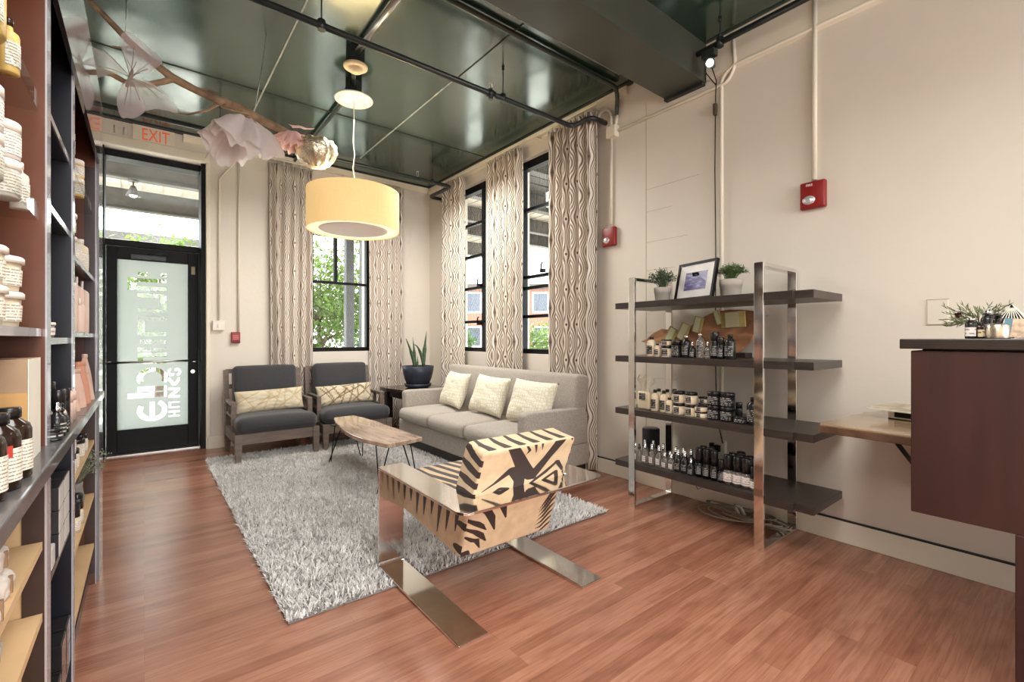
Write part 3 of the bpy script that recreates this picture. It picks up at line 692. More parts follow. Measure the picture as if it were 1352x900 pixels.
# back: a slab leaning backwards
b = MB(); b.rbox(-.09, .09, S(SY0 + .012), S(SY1 - .012), 0, .70, .05, 4, (.02, 0, 0), res=5)
M = Matrix.Translation((SX(3.10), 0, .27)) @ Matrix.Rotation(.16, 4, 'Y'); b.xform(M); b.build('backrest', M_SOFA, sofa)
for s, y0 in ((0, SY0), (1, SY1 - .11)):
    pts = [(2.47, .325), (2.47, .655), (2.52, .672), (3.2, .66), (3.24, .60), (3.24, .325)]
    b = MB(); b.prism([(SX(p[0]), p[1]) for p in pts], S(y0), S(y0 + .11), 'y'); o = b.build('armrest', M_SOFA, sofa); bevel(o, .022, 4, .3)
    for p in o.data.polygons: p.use_smooth = True

# ------------------------------------------------------------------ throw pillows
def pillow_mesh(w, h, t, n=22, pinch=.07, pat=None):
    """two-sided soft pillow in the x-z plane, y is thickness; pat(u, v) gives the print on it"""
    b = MB(); at = []
    for sgn in (-1, 1):
        P = []
        for i in range(n + 1):
            row = []
            for j in range(n + 1):
                u, v = -1 + 2 * i / n, -1 + 2 * j / n
                x = u * w / 2 * (1 - pinch * (1 - v * v)) ; z = v * h / 2 * (1 - pinch * (1 - u * u))
                th = t / 2 * (max(0, (1 - u ** 4) * (1 - v ** 4))) ** .55
                wr = .004 * noise.noise(Vector((u * 4, v * 4, sgn * 3 + w))) * (1 - max(abs(u), abs(v)) ** 6) * 2
                row.append((x, sgn * (th + wr), z)); at.append(pat(u, v) if pat else 0)
            P.append(row)
        b.grid(P)
        if sgn < 0: pass
    b.attr = at; return b
def weld(o, d=.0006):
    bm = bmesh.new(); bm.from_mesh(o.data); bmesh.ops.remove_doubles(bm, verts=bm.verts, dist=d); bmesh.ops.recalc_face_normals(bm, faces=bm.faces); bm.to_mesh(o.data); bm.free(); return o
def honeycomb_mat():
    m = bpy.data.materials.new('cream_honeycomb_quilting'); m.use_nodes = True; nt = m.node_tree; b = bsdf(m)
    tc = node(nt, 'ShaderNodeTexCoord'); v = node(nt, 'ShaderNodeTexVoronoi', feature='DISTANCE_TO_EDGE'); v.inputs['Scale'].default_value = 32; v.inputs['Randomness'].default_value = .25
    nt.links.new(tc.outputs['Object'], v.inputs['Vector']); cr = node(nt, 'ShaderNodeValToRGB'); e = cr.color_ramp.elements
    e[0].position = .02; e[0].color = rgb(s2l(212, 204, 176)); e[1].position = .16; e[1].color = rgb(s2l(234, 229, 210)); nt.links.new(v.outputs[0], cr.inputs[0]); nt.links.new(cr.outputs[0], b.inputs['Base Color'])
    bp = node(nt, 'ShaderNodeBump'); bp.inputs['Strength'].default_value = .6; bp.inputs['Distance'].default_value = .006; nt.links.new(v.outputs[0], bp.inputs['Height']); nt.links.new(bp.outputs[0], b.inputs['Normal'])
    b.inputs['Roughness'].default_value = .8; b.inputs['Sheen Weight'].default_value = .2; return m
M_HONEY = honeycomb_mat()
PIL = [(4.72, -.10, 'cream honeycomb pillow on the far end of the grey sofa'), (4.02, .05, 'cream honeycomb pillow in the middle of the grey sofa'), (3.34, .10, 'cream honeycomb pillow on the near end of the grey sofa')]
for k, (y, dr_, lab) in enumerate(PIL):
    b = pillow_mesh(.56, .42, .15)
    M = Matrix.Rotation(PI / 2 + dr_, 4, 'Z') @ Matrix.Rotation(-.05 + .03 * k, 4, 'Y')
    M = Matrix.Translation((0, 0, 0)) @ Matrix.Rotation(.36, 4, 'Y') @ M
    b.xform(M); o = weld(b.build('throw_pillow', M_HONEY)); o.location = (2.875, y, .70); tag(o, lab, 'pillow', 'cream sofa pillows')

# ------------------------------------------------------------------ armchairs with wooden frames
M_GREYW = mat('weathered_grey_brown_wood', s2l(112, 98, 88), rough=.55, var=.16, scale=5, stretch=(1, 1, 6), bump=.15, bscale=40)
def armchair(loc, label):
    t = thing('armchair', label, 'armchair', loc, 0, 'charcoal armchairs'); w = .39
    b = MB()
    for z0, z1, y in ((.20, .31, -.385), (.20, .31, .36)): b.box(-w + .02, w - .02, y - .02, y + .02, z0, z1)
    for s in (-1, 1): b.box(s * (w - .005) - .022, s * (w - .005) + .022, -.38, .36, .20, .31)
    b.box(-w + .03, w - .03, -.36, .36, .24, .27); bevel(b.build('seat_frame', M_GREYW, t), .003)
    for s in (-1, 1):      # tapered legs, splayed outwards
        for y, back in ((-.385, 0), (.37, 1)):
            b = MB(); x = s * (w - .01); n = []
            for (z, h, dy) in ((.0, .024, .03 if back else -.015), (.22, .034, 0), (.31, .034, 0)):
                n.append([(x - h, y - h + dy, z), (x + h, y - h + dy, z), (x + h, y + h + dy, z), (x - h, y + h + dy, z)])
            vs = sum(n, []); fs = [(3, 2, 1, 0), (8, 9, 10, 11)]
            for k in range(2):
                for q in range(4): fs.append((4 * k + q, 4 * k + (q + 1) % 4, 4 * k + 4 + (q + 1) % 4, 4 * k + 4 + q))
            b.add(vs, fs); bevel(b.build('leg', M_GREYW, t), .003)
    for s in (-1, 1):      # open arm: top rail, front post, middle rail and inner post
        b = MB(); x0, x1 = sorted((s * (w - .03), s * (w + .02)))
        b.box(x0, x1, -.15, .33, .575, .61); b.box(x0, x1, -.15, -.105, .30, .575); b.box(x0, x1, .30, .345, .30, .575)
        b.box(x0 + .008, x1 - .008, -.105, .30, .44, .468); b.box(x0 + .008, x1 - .008, .08, .115, .468, .575)
        bevel(b.build('armrest', M_GREYW, t), .003)
    b = MB()               # raked back frame
    for s in (-1, 1): b.add([(s * w + q * .025, y, z) for q in (-1, 1) for (y, z) in ((.33, .30), (.39, .30), (.47, .93), (.42, .93))], [(0, 1, 2, 3), (7, 6, 5, 4), (0, 4, 5, 1), (1, 5, 6, 2), (2, 6, 7, 3), (3, 7, 4, 0)])
    for k in range(4):
        f = k / 3; y = .345 + .10 * f; z = .36 + .53 * f; b.box(-w, w, y, y + .03, z, z + .05)
    bevel(b.build('back_frame', M_GREYW, t), .003)
    b = MB(); b.rbox(-.398, .398, -.425, -.152, .305, .468, .065, 4, (.003, .012, .016), res=6); b.rbox(-.352, .352, -.30, .31, .305, .468, .05, 4, (0, 0, .022), res=6); b.build('seat_cushion', M_CHAR, t)
    b = MB(); b.rbox(-.34, .34, -.085, .085, 0, .55, .05, 4, (0, .03, .006), res=6)
    b.xform(Matrix.Translation((0, .265, .43)) @ Matrix.Rotation(-.17, 4, 'X')); b.build('back_cushion', M_CHAR, t)
    return t
ch = armchair((1.135, 5.87, .0), 'charcoal armchair with grey wood frame on the left near the door')
dup(ch, (2.02, 5.90, .0), 'charcoal armchair with grey wood frame under the back window beside the sofa', rz=-.02)
def seg_d(px_, py_, a, b_):
    dx, dy = b_[0] - a[0], b_[1] - a[1]; q = dx * dx + dy * dy
    t = max(0, min(1, ((px_ - a[0]) * dx + (py_ - a[1]) * dy) / q)) if q else 0
    return math.hypot(px_ - a[0] - t * dx, py_ - a[1] - t * dy)
def twig_print(lines, w):
    def f(u, v):
        d = min(seg_d(u * 1.9, v * .75, *l) for l in lines); return 1 if d < w else (0 if d > w * 2 else 1 - (d - w) / w)
    return f
rg = random.Random(4)
LB = [((-1.8 + .42 * k + rg.uniform(-.1, .1), rg.choice((-.8, .8)) * rg.uniform(.6, 1)), (-1.5 + .42 * k + rg.uniform(-.35, .35), rg.uniform(-.7, .7))) for k in range(9)]
LB += [((-1.9, -.1), (-.6, .6)), ((-1.2, -.7), (.1, .4)), ((-.7, -.3), (1.1, .55)), ((-.3, .7), (.9, -.7)), ((.4, -.6), (1.8, .5)), ((.9, .7), (1.9, -.5)), ((-1.7, .6), (-.9, -.6)), ((.1, -.7), (.6, .7)), ((1.2, -.1), (1.6, .7))]
M_LUMB = attr_mat('beige_lumbar_with_gold_twigs', 'pattern', [(0, s2l(208, 196, 170)), (1, s2l(120, 96, 60))], rough=.8)
M_LUMA = attr_mat('beige_lumbar_with_faint_twigs', 'pattern', [(0, s2l(212, 200, 174)), (1, s2l(190, 170, 132))], rough=.8)
for (x, y, lab, m, ls, rz) in ((1.125, 5.86, 'beige lumbar pillow with faint lines on the left armchair', M_LUMA, LB[3:], -.03), (1.985, 5.90, 'beige lumbar pillow with bold crossing twigs on the right armchair', M_LUMB, LB, .05)):
    b = pillow_mesh(.70, .25, .13, 48, .03, twig_print(ls, .026)); b.xform(Matrix.Rotation(-.28, 4, 'X')); o = weld(b.build('lumbar_pillow', m)); o.location = (x, y, .598); o.rotation_euler = (0, -.03, rz); tag(o, lab, 'pillow', 'armchair lumbar pillows')

# ------------------------------------------------------------------ live edge coffee table
def slab_mat(name, c1, c2, c3, rough=.25, st=(3, 18, 3), coat=.3):
    m = bpy.data.materials.new(name); m.use_nodes = True; nt = m.node_tree; b = bsdf(m)
    tc = node(nt, 'ShaderNodeTexCoord'); mp = node(nt, 'ShaderNodeMapping'); mp.inputs['Scale'].default_value = st; nt.links.new(tc.outputs['Object'], mp.inputs[0])
    nz = node(nt, 'ShaderNodeTexNoise'); nz.inputs['Scale'].default_value = 1.6; nz.inputs['Detail'].default_value = 7; nz.inputs['Distortion'].default_value = 1.2; nt.links.new(mp.outputs[0], nz.inputs['Vector'])
    cr = node(nt, 'ShaderNodeValToRGB'); e = cr.color_ramp.elements; e[0].position = .3; e[0].color = rgb(c1); e[1].position = .7; e[1].color = rgb(c2); q = e.new(.5); q.color = rgb(c3)
    nt.links.new(nz.outputs['Fac'], cr.inputs[0]); nt.links.new(cr.outputs[0], b.inputs['Base Color']); b.inputs['Roughness'].default_value = rough; b.inputs['Coat Weight'].default_value = coat; b.inputs['Coat Roughness'].default_value = .12
    return m
M_SLAB = slab_mat('walnut_live_edge_slab', s2l(160, 132, 112), s2l(214, 190, 166), s2l(190, 162, 140), rough=.14, st=(9, 1.2, 3), coat=.7)  # wood tones lightened to stand in for the window's reflection on the top
tb = thing('coffee_table', 'live edge coffee table on black hairpin legs in the middle of the rug', 'table', (1.66, 4.33, 0))
pl = [(1.60, 5.10), (1.72, 5.12), (1.82, 5.11), (1.85, 4.9), (1.87, 4.6), (1.865, 4.3), (1.88, 3.95), (1.88, 3.62), (1.75, 3.585), (1.62, 3.56), (1.53, 3.552), (1.495, 3.7), (1.45, 3.88), (1.435, 4.06), (1.445, 4.3), (1.48, 4.55), (1.52, 4.8), (1.57, 5.02)]
b = MB(); b.prism([(x - 1.66, y - 4.33) for x, y in pl], .415, .45); bevel(b.build('tabletop', M_SLAB, tb), .007, 3)
for (x, y, sx, sy) in ((1.58, 3.75, -1, -1), (1.80, 3.78, 1, -1), (1.57, 4.85, -1, 1), (1.78, 4.9, 1, 1)):
    b = MB(); X0, Y0 = x - 1.66, y - 4.33; ft = (X0 + sx * .07, Y0 + sy * .07)
    b.tube([(X0 - .05 * sx, Y0 + .03 * sy, .415), (ft[0] - .01, ft[1], .024), (ft[0] - .004, ft[1], .0148), (ft[0] + .004, ft[1], .0148), (ft[0] + .01, ft[1], .024), (X0 + .05 * sx, Y0 - .03 * sy, .415)], .0055, 7)
    b.box(X0 - .07, X0 + .07, Y0 - .05, Y0 + .05, .408, .4155); b.build('hairpin_leg', M_BLACK, tb)

# ------------------------------------------------------------------ end table and snake plant in the corner
et = thing('end_table', 'dark live edge end table in the corner behind the sofa arm', 'table', (2.93, 5.85, 0))
pl = [(-.36, .36), (-.38, .1), (-.33, -.15), (-.31, -.42), (.0, -.44), (.33, -.43), (.34, .36)]
b = MB(); b.prism(pl, .58, .63); bevel(b.build('tabletop', mat('dark_slab_wood', s2l(58, 44, 36), rough=.22, var=.3, scale=4, coat=.4), et), .006, 2)
for sx, sy in ((-1, -1), (1, -1), (-1, 1), (1, 1)):
    b = MB(); b.box(sx * .26 - .045, sx * .26 + .045, sy * .3 - .045, sy * .3 + .045, 0, .58); bevel(b.build('leg', M_DARKW, et), .004)
b = MB(); b.box(-.215, .215, -.33, -.28, .5, .58); b.box(-.215, .215, .28, .33, .5, .58); b.box(-.285, -.24, -.255, .255, .5, .58); b.box(.24, .285, -.255, .255, .5, .58); b.build('apron', M_DARKW, et)
sp = thing('snake_plant', 'sparse snake plant in a dark blue bowl on the corner end table', 'plant', (2.93, 5.77, .6305))
M_NAVY = mat('dark_blue_glazed_pot', s2l(44, 50, 62), rough=.4, var=.15)
b = MB(); b.lathe([(.13, 0), (.17, .015), (.185, .055), (.17, .055), (.14, .02), (.0, .02)], 32); b.build('saucer', M_NAVY, sp)
b = MB(); b.lathe([(.0, .022), (.125, .022), (.15, .05), (.18, .12), (.20, .20), (.215, .29), (.205, .295), (.195, .27), (.0, .26)], 36); b.build('pot', M_NAVY, sp)
b = MB(); b.lathe([(0, .262), (.197, .262), (.19, .268), (0, .272)], 24); b.build('soil', mat('potting_soil', (.03, .022, .016), rough=1, var=.5, scale=60), sp)
M_SNAKE = mat('snake_plant_leaf', s2l(62, 86, 60), rough=.4, var=.3, scale=14, stretch=(1, 1, 4))
for (bx, by, tx, ty, h, w) in ((-.05, 0, -.17, .02, .40, .030), (-.03, .02, -.055, .05, .42, .026), (-.02, -.02, -.02, -.03, .16, .018), (.08, 0, -.05, .03, .32, .024), (.09, .01, .14, .02, .50, .034)):
    b = MB(); P = []
    for i in range(9):
        t = i / 8; z = .265 + h * (t if (bx, h) != (.08, .32) else math.sin(t * PI / 2)); ww = w * (1 - .25 * t) * math.sin(PI * (.55 + .45 * t)) ** .8 if t > .6 else w * (.6 + .45 * t)
        ww = max(ww, .001); cx, cy = bx + (tx - bx) * t ** 1.6, by + (ty - by) * t
        P.append([(cx - ww * .8, cy + ww * .6, z), (cx, cy + ww * .15 - .008, z), (cx + ww * .8, cy - ww * .6, z)])
    b.grid(P); o = b.build('leaf', M_SNAKE, sp); o.modifiers.new('thickness', 'SOLIDIFY').thickness = .004
# ------------------------------------------------------------------ zebra print chair on a flat chrome bar frame
zc = thing('zebra_lounge_chair', 'zebra print lounge chair on a flat chrome bar frame, back to the viewer', 'chair', (1.48, 1.66, .0005))
zc.rotation_euler = (.0122, 0, 0)
def zx(x): return x - 1.48
def zy(y): return y - 1.66
T = .013
def flatbar(path, t, x0, x1):
    """a flat bar bent along a path in the y-z plane"""
    n = len(path); out = []
    for i in range(n):
        p = Vector(path[i]); a = Vector(path[max(i - 1, 0)]); c = Vector(path[min(i + 1, n - 1)])
        d1 = (p - a).normalized() if i > 0 else (c - p).normalized(); d2 = (c - p).normalized() if i < n - 1 else d1
        nr = (Vector((-d1.y, d1.x)) + Vector((-d2.y, d2.x))).normalized(); k = 1 / max(.5, nr.dot(Vector((-d1.y, d1.x))))
        out.append(p + nr * t * k)
    return path + [tuple(p) for p in reversed(out)]
R_ = .03
path = [(0, 0), (.86 - R_, 0)] + [(.86 - R_ + R_ * math.sin(a), R_ - R_ * math.cos(a)) for a in np.linspace(.2, PI / 2, 6)] + [(.86, .555)]
for (x0, x1) in ((1.03, 1.18), (1.78, 1.93)):
    b = MB(); b.prism(flatbar(path, T, 0, 0), zx(x0), zx(x1), 'x'); bevel(b.build('leg_bar', M_CHROME, zc), .0025, 2)
b = MB(); ro = .06; x0, x1, y0, y1 = zx(1.03), zx(1.93), -.02, .86
out = [(x0, y1)] + [(x0 + ro - ro * math.cos(a), y0 + ro - ro * math.sin(a)) for a in np.linspace(0, PI / 2, 7)] + [(x1 - ro + ro * math.sin(a), y0 + ro - ro * math.cos(a)) for a in np.linspace(0, PI / 2, 7)] + [(x1, y1), (zx(1.78), y1), (zx(1.78), .13), (zx(1.18), .13), (zx(1.18), y1)]
b.prism(out, .555, .555 + T); bevel(b.build('armrest_plate', M_CHROME, zc), .0025, 2)
M_ZEBRA = attr_mat('zebra_print_cowhide', 'pattern', [(.42, s2l(226, 198, 160)), (.58, s2l(52, 32, 26))], rough=.65, bump=.25, bscale=260, sheen=.15)
def strokes(ls):
    def f(u, v):
        best = 0
        for (a, b_, w0, w1) in ls:
            dx, dy = b_[0] - a[0], b_[1] - a[1]; q = dx * dx + dy * dy
            t = max(0, min(1, ((u - a[0]) * dx + (v - a[1]) * dy) / q)); w = w0 + (w1 - w0) * t
            d = math.hypot(u - a[0] - t * dx, v - a[1] - t * dy); best = max(best, max(0, min(1, .5 + (w - d) / .03)))
        return best
    return f
def poly_st(pts, w): return [(pts[i], pts[i + 1], w[i], w[i + 1]) for i in range(len(pts) - 1)]
BACK = (poly_st([(.27, 1.05), (.42, .62), (.57, .28)], [.055, .075, .065]) + poly_st([(.84, 1.05), (.70, .65), (.57, .28)], [.065, .05, .065]) + [((.57, .28), (.60, .24), .05, .03)]
        + poly_st([(.04, .16), (.18, .32), (.33, .54)], [.004, .02, .05]) + poly_st([(.33, .52), (.44, .28), (.47, -.1)], [.05, .06, .055]) + poly_st([(.47, .02), (.38, .0), (.3, -.1)], [.05, .04, .03])
        + poly_st([(.12, -.08), (.15, .06), (.25, .17), (.33, .13), (.31, .02), (.22, -.08)], [.012, .022, .03, .026, .022, .02]) + poly_st([(.58, .12), (.72, .30), (.84, .50)], [.02, .03, .02]) + poly_st([(.84, .5), (.93, .30), (.98, .14)], [.03, .02, .004])
        + poly_st([(.64, .0), (.76, .16), (.86, .27)], [.024, .026, .024]) + poly_st([(.86, .27), (.90, .08), (.93, -.1)], [.024, .024, .024]) + poly_st([(.66, .02), (.72, -.08)], [.03, .04])
        + poly_st([(.42, 1.02), (.47, .88), (.44, .80)], [.012, .016, .004]) + poly_st([(.52, 1.02), (.55, .80)], [.02, .004]) + poly_st([(.60, 1.02), (.61, .84)], [.016, .004]) + poly_st([(.97, 1.02), (.93, .84)], [.02, .004]))
LOWER = (poly_st([(.0, .66), (.10, .56), (.15, .50), (.21, .40)], [.02, .035, .03, .006]) + poly_st([(.01, .50), (.10, .42), (.16, .34), (.23, .20)], [.02, .03, .035, .008]) + poly_st([(.02, .36), (.09, .28), (.13, .26), (.18, .10)], [.016, .028, .03, .006])
         + poly_st([(.08, .84), (.19, .72), (.24, .60), (.30, .36)], [.03, .04, .04, .008]) + poly_st([(.22, .95), (.31, .84), (.35, .72), (.40, .52)], [.03, .04, .035, .008]) + poly_st([(.38, 1.0), (.45, .88), (.50, .74)], [.03, .045, .01]) + poly_st([(.54, 1.02), (.59, .90), (.61, .86)], [.03, .035, .02])
         + sum([poly_st([(1.02, .98 - .13 * k), (.93, .84 - .12 * k), (.85, .62 - .10 * k), (.78, .46 - .07 * k)], [.012, .017, .016, .003]) for k in range(7)], []) + poly_st([(.0, .02), (.05, .10), (.09, .02)], [.04, .03, .01]))
SIDEB = sum([poly_st([(-.05, .98 - .24 * k), (.45, .88 - .23 * k), (1.05, .76 - .22 * k)], [.03, .07, .06]) for k in range(5)], [])
TOPB = sum([poly_st([(.08 + .145 * k, 1.05), (.07 + .15 * k, .55), (.10 + .15 * k, .12)], [.012, .028, .04]) for k in range(7)], [])
SIDES = sum([poly_st([(.04 + .105 * k, 1.05), (.035 + .105 * k, .75), (.045 + .105 * k, .14 + .12 * (k % 3))], [.038, .028, .006]) for k in range(9)], []) + [((.95, .15), (1.05, .12), .06, .09), ((.93, .55), (1.05, .5), .05, .07)]
TOPS = sum([poly_st([(.05 + .12 * k, -.05), (.09 + .11 * k, .4), (.03 + .13 * k, .75), (.09 + .11 * k, 1.05)], [.03, .04, .03, .035]) for k in range(9)], []) 
def hexa(Q, xa, xb, name, faces, parent, r=.045):
    """rounded dense box mapped on a side profile Q = rear-bottom, front-bottom, front-top, rear-top"""
    b = MB(); b.rbox(-.5, .5, -.5, .5, -.5, .5, r, 3, res=64); at = []; vs = []
    for (x, y, z) in b.v:
        u, v, w = x + .5, y + .5, z + .5
        m = max((abs(x), 0), (abs(y), 1), (abs(z), 2))
        k = 'l' if m[1] == 0 and x < 0 else 'r' if m[1] == 0 else 'rear' if m[1] == 1 and y < 0 else 'front' if m[1] == 1 else 'top' if z > 0 else 'bottom'
        if k == 'l': at.append(faces['side'](1 - v, w))
        elif k == 'r': at.append(faces['side'](1 - v, w))
        elif k == 'rear': at.append(faces['rear'](u, w))
        elif k == 'front': at.append(faces['top'](u, w))
        elif k == 'top': at.append(faces['top'](u, v))
        else: at.append(0)
        c = [Q[0], Q[1], Q[2], Q[3]]
        Y_ = (c[0][0] * (1 - v) + c[1][0] * v) * (1 - w) + (c[3][0] * (1 - v) + c[2][0] * v) * w
        Z_ = (c[0][1] * (1 - v) + c[1][1] * v) * (1 - w) + (c[3][1] * (1 - v) + c[2][1] * v) * w
        vs.append((zx(xa + (xb - xa) * u), zy(Y_), Z_))
    b.v = vs; b.attr = at; o = b.build(name, M_ZEBRA, parent, fixn=True); return o
hexa([(1.905, .235), (2.62, .305), (2.62, .49), (1.80, .552)], 1.186, 1.774, 'seat', {'side': strokes(SIDES), 'rear': strokes(LOWER), 'top': strokes(TOPS)}, zc)
hexa([(1.803, .535), (1.985, .50), (1.86, .815), (1.705, .787)], 1.186, 1.774, 'backrest', {'side': strokes(SIDEB), 'rear': strokes(BACK), 'top': strokes(TOPB)}, zc, .075)

# ------------------------------------------------------------------ drum pendant lamp
pd = thing('pendant_lamp', 'large cream drum pendant lamp hanging over the seating area', 'lamp', (1.505, 4.238, 0))
def shade_mat():
    m = mat('lit_linen_drum_shade', s2l(236, 206, 150), rough=.8, var=.03, scale=60, emit=s2l(250, 208, 138), estr=.36); return m
M_IN = mat('lit_shade_lining', s2l(255, 246, 220), rough=.8, var=.02, emit=s2l(255, 240, 200), estr=.6)
b = MB(); b.lathe([(.3955, 2.28), (.403, 2.28), (.403, 2.636), (.3955, 2.636), (.3955, 2.28)], 64, sharp=True, caps=False); b.build('lamp_shade', shade_mat(), pd)
b = MB(); b.lathe([(.300, 2.292), (.395, 2.288), (.395, 2.296), (.300, 2.299)], 64, caps=False); b.lathe([(.3945, 2.30), (.3945, 2.63)], 48, caps=False); b.build('shade_lining', M_IN, pd)
b = MB(); b.lathe([(0, 2.282), (.27, 2.284), (.300, 2.29), (.300, 2.30), (0, 2.30)], 48); b.build('diffuser', mat('frosted_diffuser', s2l(226, 208, 196), rough=.4, var=.02, emit=s2l(230, 205, 190), estr=.12), pd)
b = MB()
for k in range(3): a = k * 2 * PI / 3; b.tube([(0, 0, 2.60), (.395 * math.cos(a), .395 * math.sin(a), 2.625)], .004, 6)
b.tube([(0, 0, 2.5), (0, 0, 2.64)], .018, 10); b.build('spider_fitting', M_STEEL, pd)
b = MB(); b.tube([(0, 0, 2.63), (.012, .008, 2.75), (-.008, 0, 2.86), (.006, -.004, 2.98), (-.004, .004, 3.1), (.003, 0, 3.3), (0, 0, 3.47)], .005, 7); b.build('cord', mat('ivory_cord', s2l(220, 208, 182)), pd)
b = MB(); b.tube([(.02, 0, 3.485), (.045, -.02, 3.55), (.06, -.03, 3.585), (.09, -.03, 3.54), (.10, -.02, 3.49)], .006, 7); b.build('cord_loop', mat('ivory_cord', s2l(220, 208, 182)), pd)
b = MB(); b.lathe([(0, 3.466), (.10, 3.468), (.16, 3.474), (.172, 3.484), (.165, 3.492), (0, 3.495)], 40); tag(b.build('canopy', mat('white_enamel', (.8, .79, .77), rough=.2), pd), 'white round canopy plate')
b = MB(); b.lathe([(0, 3.494), (.075, 3.494), (.075, H), (0, H)], 8, sharp=True); b.build('junction_box', M_BLKMET, pd)
pointlight('pendant_bulb', (1.505, 4.238, 2.45), 16, (1.0, .78, .48), .06).parent = None
sd = thing('ceiling_detector', 'cream ringed detector on a dark ceiling box above the drum lamp', 'detector', (1.345, 3.745, H))
b = MB(); b.lathe([(0, 0), (.078, 0), (.078, -.13), (0, -.13)], 8, sharp=True); b.build('junction_box', M_BLKMET, sd)
b = MB(); b.lathe([(0, -.185), (.03, -.185), (.035, -.172), (.052, -.172), (.056, -.155), (.075, -.153), (.094, -.142), (.096, -.13), (0, -.13)], 28); b.build('detector_head', mat('ivory_plastic', s2l(224, 204, 170), rough=.4), sd)

# ------------------------------------------------------------------ ceiling pipes
def pipe(name, pts, r, m, label, cat='pipe', group=None, extra=None):
    b = MB(); P = [Vector(p) for p in pts]; Q = [P[0]]
    for i in range(1, len(P) - 1):     # rounded elbows
        d1 = (P[i - 1] - P[i]); d2 = (P[i + 1] - P[i]); k = min(3.2 * r, d1.length * .45, d2.length * .45); a, c = P[i] + d1.normalized() * k, P[i] + d2.normalized() * k
        for t in (0, .25, .5, .75, 1): Q.append((1 - t) ** 2 * a + 2 * t * (1 - t) * P[i] + t * t * c)
    Q.append(P[-1]); b.tube(Q, r, 10)
    t = thing(name, label, cat, tuple(P[0]), 0, group); b.xform(Matrix.Translation(-P[0])); b.build('run', m, t)
    if extra:
        for (nm, mb, mm) in extra: mb.xform(Matrix.Translation(-P[0])); mb.build(nm, mm, t)
    return t
def sprinkler(x, y, z):
    b = MB(); b.tube([(x, y, z), (x, y, z + .045)], .012, 8); b.tube([(x - .014, y, z + .04), (x - .014, y, z + .085), (x, y, z + .09), (x + .014, y, z + .085), (x + .014, y, z + .04)], .003, 5); b.tube([(x, y, z + .09), (x, y, z + .094)], .017, 12); return b
def hangers(pts):
    b = MB()
    for (x, y, z) in pts: b.tube([(x, y, z), (x, y, H)], .005, 6); b.tube([(x, y, z - .03), (x, y, z + .035)], .026, 10); b.tube([(x, y, H - .02), (x, y, H)], .012, 8)
    return b
pz1 = 3.37
cl = MB(); cl.tube([(2.27, 3.195, pz1), (2.33, 3.195, pz1)], .032, 12); cl.tube([(2.30, 3.195, pz1 - .05), (2.30, 3.195, pz1 + .03)], .02, 8)
fl = MB(); fl.tube([(XR - .012, 2.955, pz1 + .005), (XR, 2.955, pz1 + .005)], .055, 18)
pipe('sprinkler_pipe', [(XL, 3.195, pz1), (3.285, 3.195, pz1), (3.285, 2.955, pz1 + .005), (XR - .01, 2.955, pz1 + .005)], .023, M_BLKMET, 'dark sprinkler pipe crossing under the ceiling to the near curtain', 'pipe', 'dark sprinkler pipes',
     [('hanger', hangers([(.92, 3.195, pz1), (2.43, 3.195, pz1)]), M_BLKMET), ('coupling', cl, M_BLKMET), ('sprinkler_head', sprinkler(2.30, 3.195, pz1), M_STEEL), ('wall_flange', fl, M_TRIM)])
fl = MB(); fl.tube([(XR - .012, 6.10, pz1 + .005), (XR, 6.10, pz1 + .005)], .05, 18)
pipe('sprinkler_pipe', [(XL, 5.49, pz1), (3.285, 5.49, pz1), (3.285, 6.10, pz1 + .005), (XR - .01, 6.10, pz1 + .005)], .023, M_BLKMET, 'dark sprinkler pipe at the far end near the corner', 'pipe', 'dark sprinkler pipes',
     [('hanger', hangers([(3.0, 5.49, pz1), (.6, 5.49, pz1)]), M_BLKMET), ('sprinkler_head', sprinkler(2.78, 5.49, pz1), M_STEEL), ('wall_flange', fl, M_BLKMET)])
M_DKCOND = mat('dark_green_conduit_paint', (.045, .06, .055), rough=.3)
pipe('ceiling_conduit', [(1.0, 2.745, H - .03), (3.40, 2.755, H - .03), (XR - .03, 2.80, H - .10), (XR - .03, 2.815, H - .24)], .02, M_DKCOND, 'dark conduit along the ceiling beside the soffit', 'conduit')
pipe('ceiling_conduit', [(1.335, 2.66, H - .05), (1.335, 3.67, H - .05)], .022, M_STEEL, 'grey conduit running across the ceiling to the cream detector', 'conduit')
pipe('ceiling_conduit', [(1.35, 3.82, H - .05), (1.48, 4.16, H - .05)], .018, M_DKCOND, 'short dark conduit between the detector box and the lamp canopy', 'conduit')
pipe('ceiling_conduit', [(1.515, 4.31, H - .04), (1.525, YB - .06, H - .04)], .018, M_DKCOND, 'dark conduit from the lamp canopy to the back wall', 'conduit')
pipe('pipe_rail', [(3.30, -1.5, 3.46), (3.30, 1.90, 3.46)], .022, M_BLKMET, 'dark pipe rail along the top of the right wall', 'rail', None, [('hanger', hangers([(3.30, -.6, 3.46), (3.30, 1.72, 3.46)]), M_BLKMET)])
M_COND = M_TRIM
jb = thing('junction_box', 'cream junction box on the wall beside the near curtain', 'box', (XR, 2.86, 3.25))
b = MB(); b.box(-.06, 0, -.055, .055, -.055, .055); bevel(b.build('box_body', M_COND, jb), .006)
b = MB(); b.box(-.066, -.06, -.05, .05, -.05, .05); bevel(b.build('cover_plate', M_COND, jb), .002)
def wc(pts, label, r=.014): return pipe('conduit', pts, r, M_COND, label, 'conduit', 'cream wall conduits')
wx = XR - .018
wc([(wx, 2.815, H - .24), (wx, 2.83, 3.31)], 'short cream conduit dropping into the junction box by the curtain')
wc([(wx, 2.88, 3.305), (wx, 2.88, 3.42), (wx, 2.93, 3.50), (wx, 3.02, 3.50), (wx, 3.06, 3.44)], 'cream conduit arching from the junction box over the pipe flange')
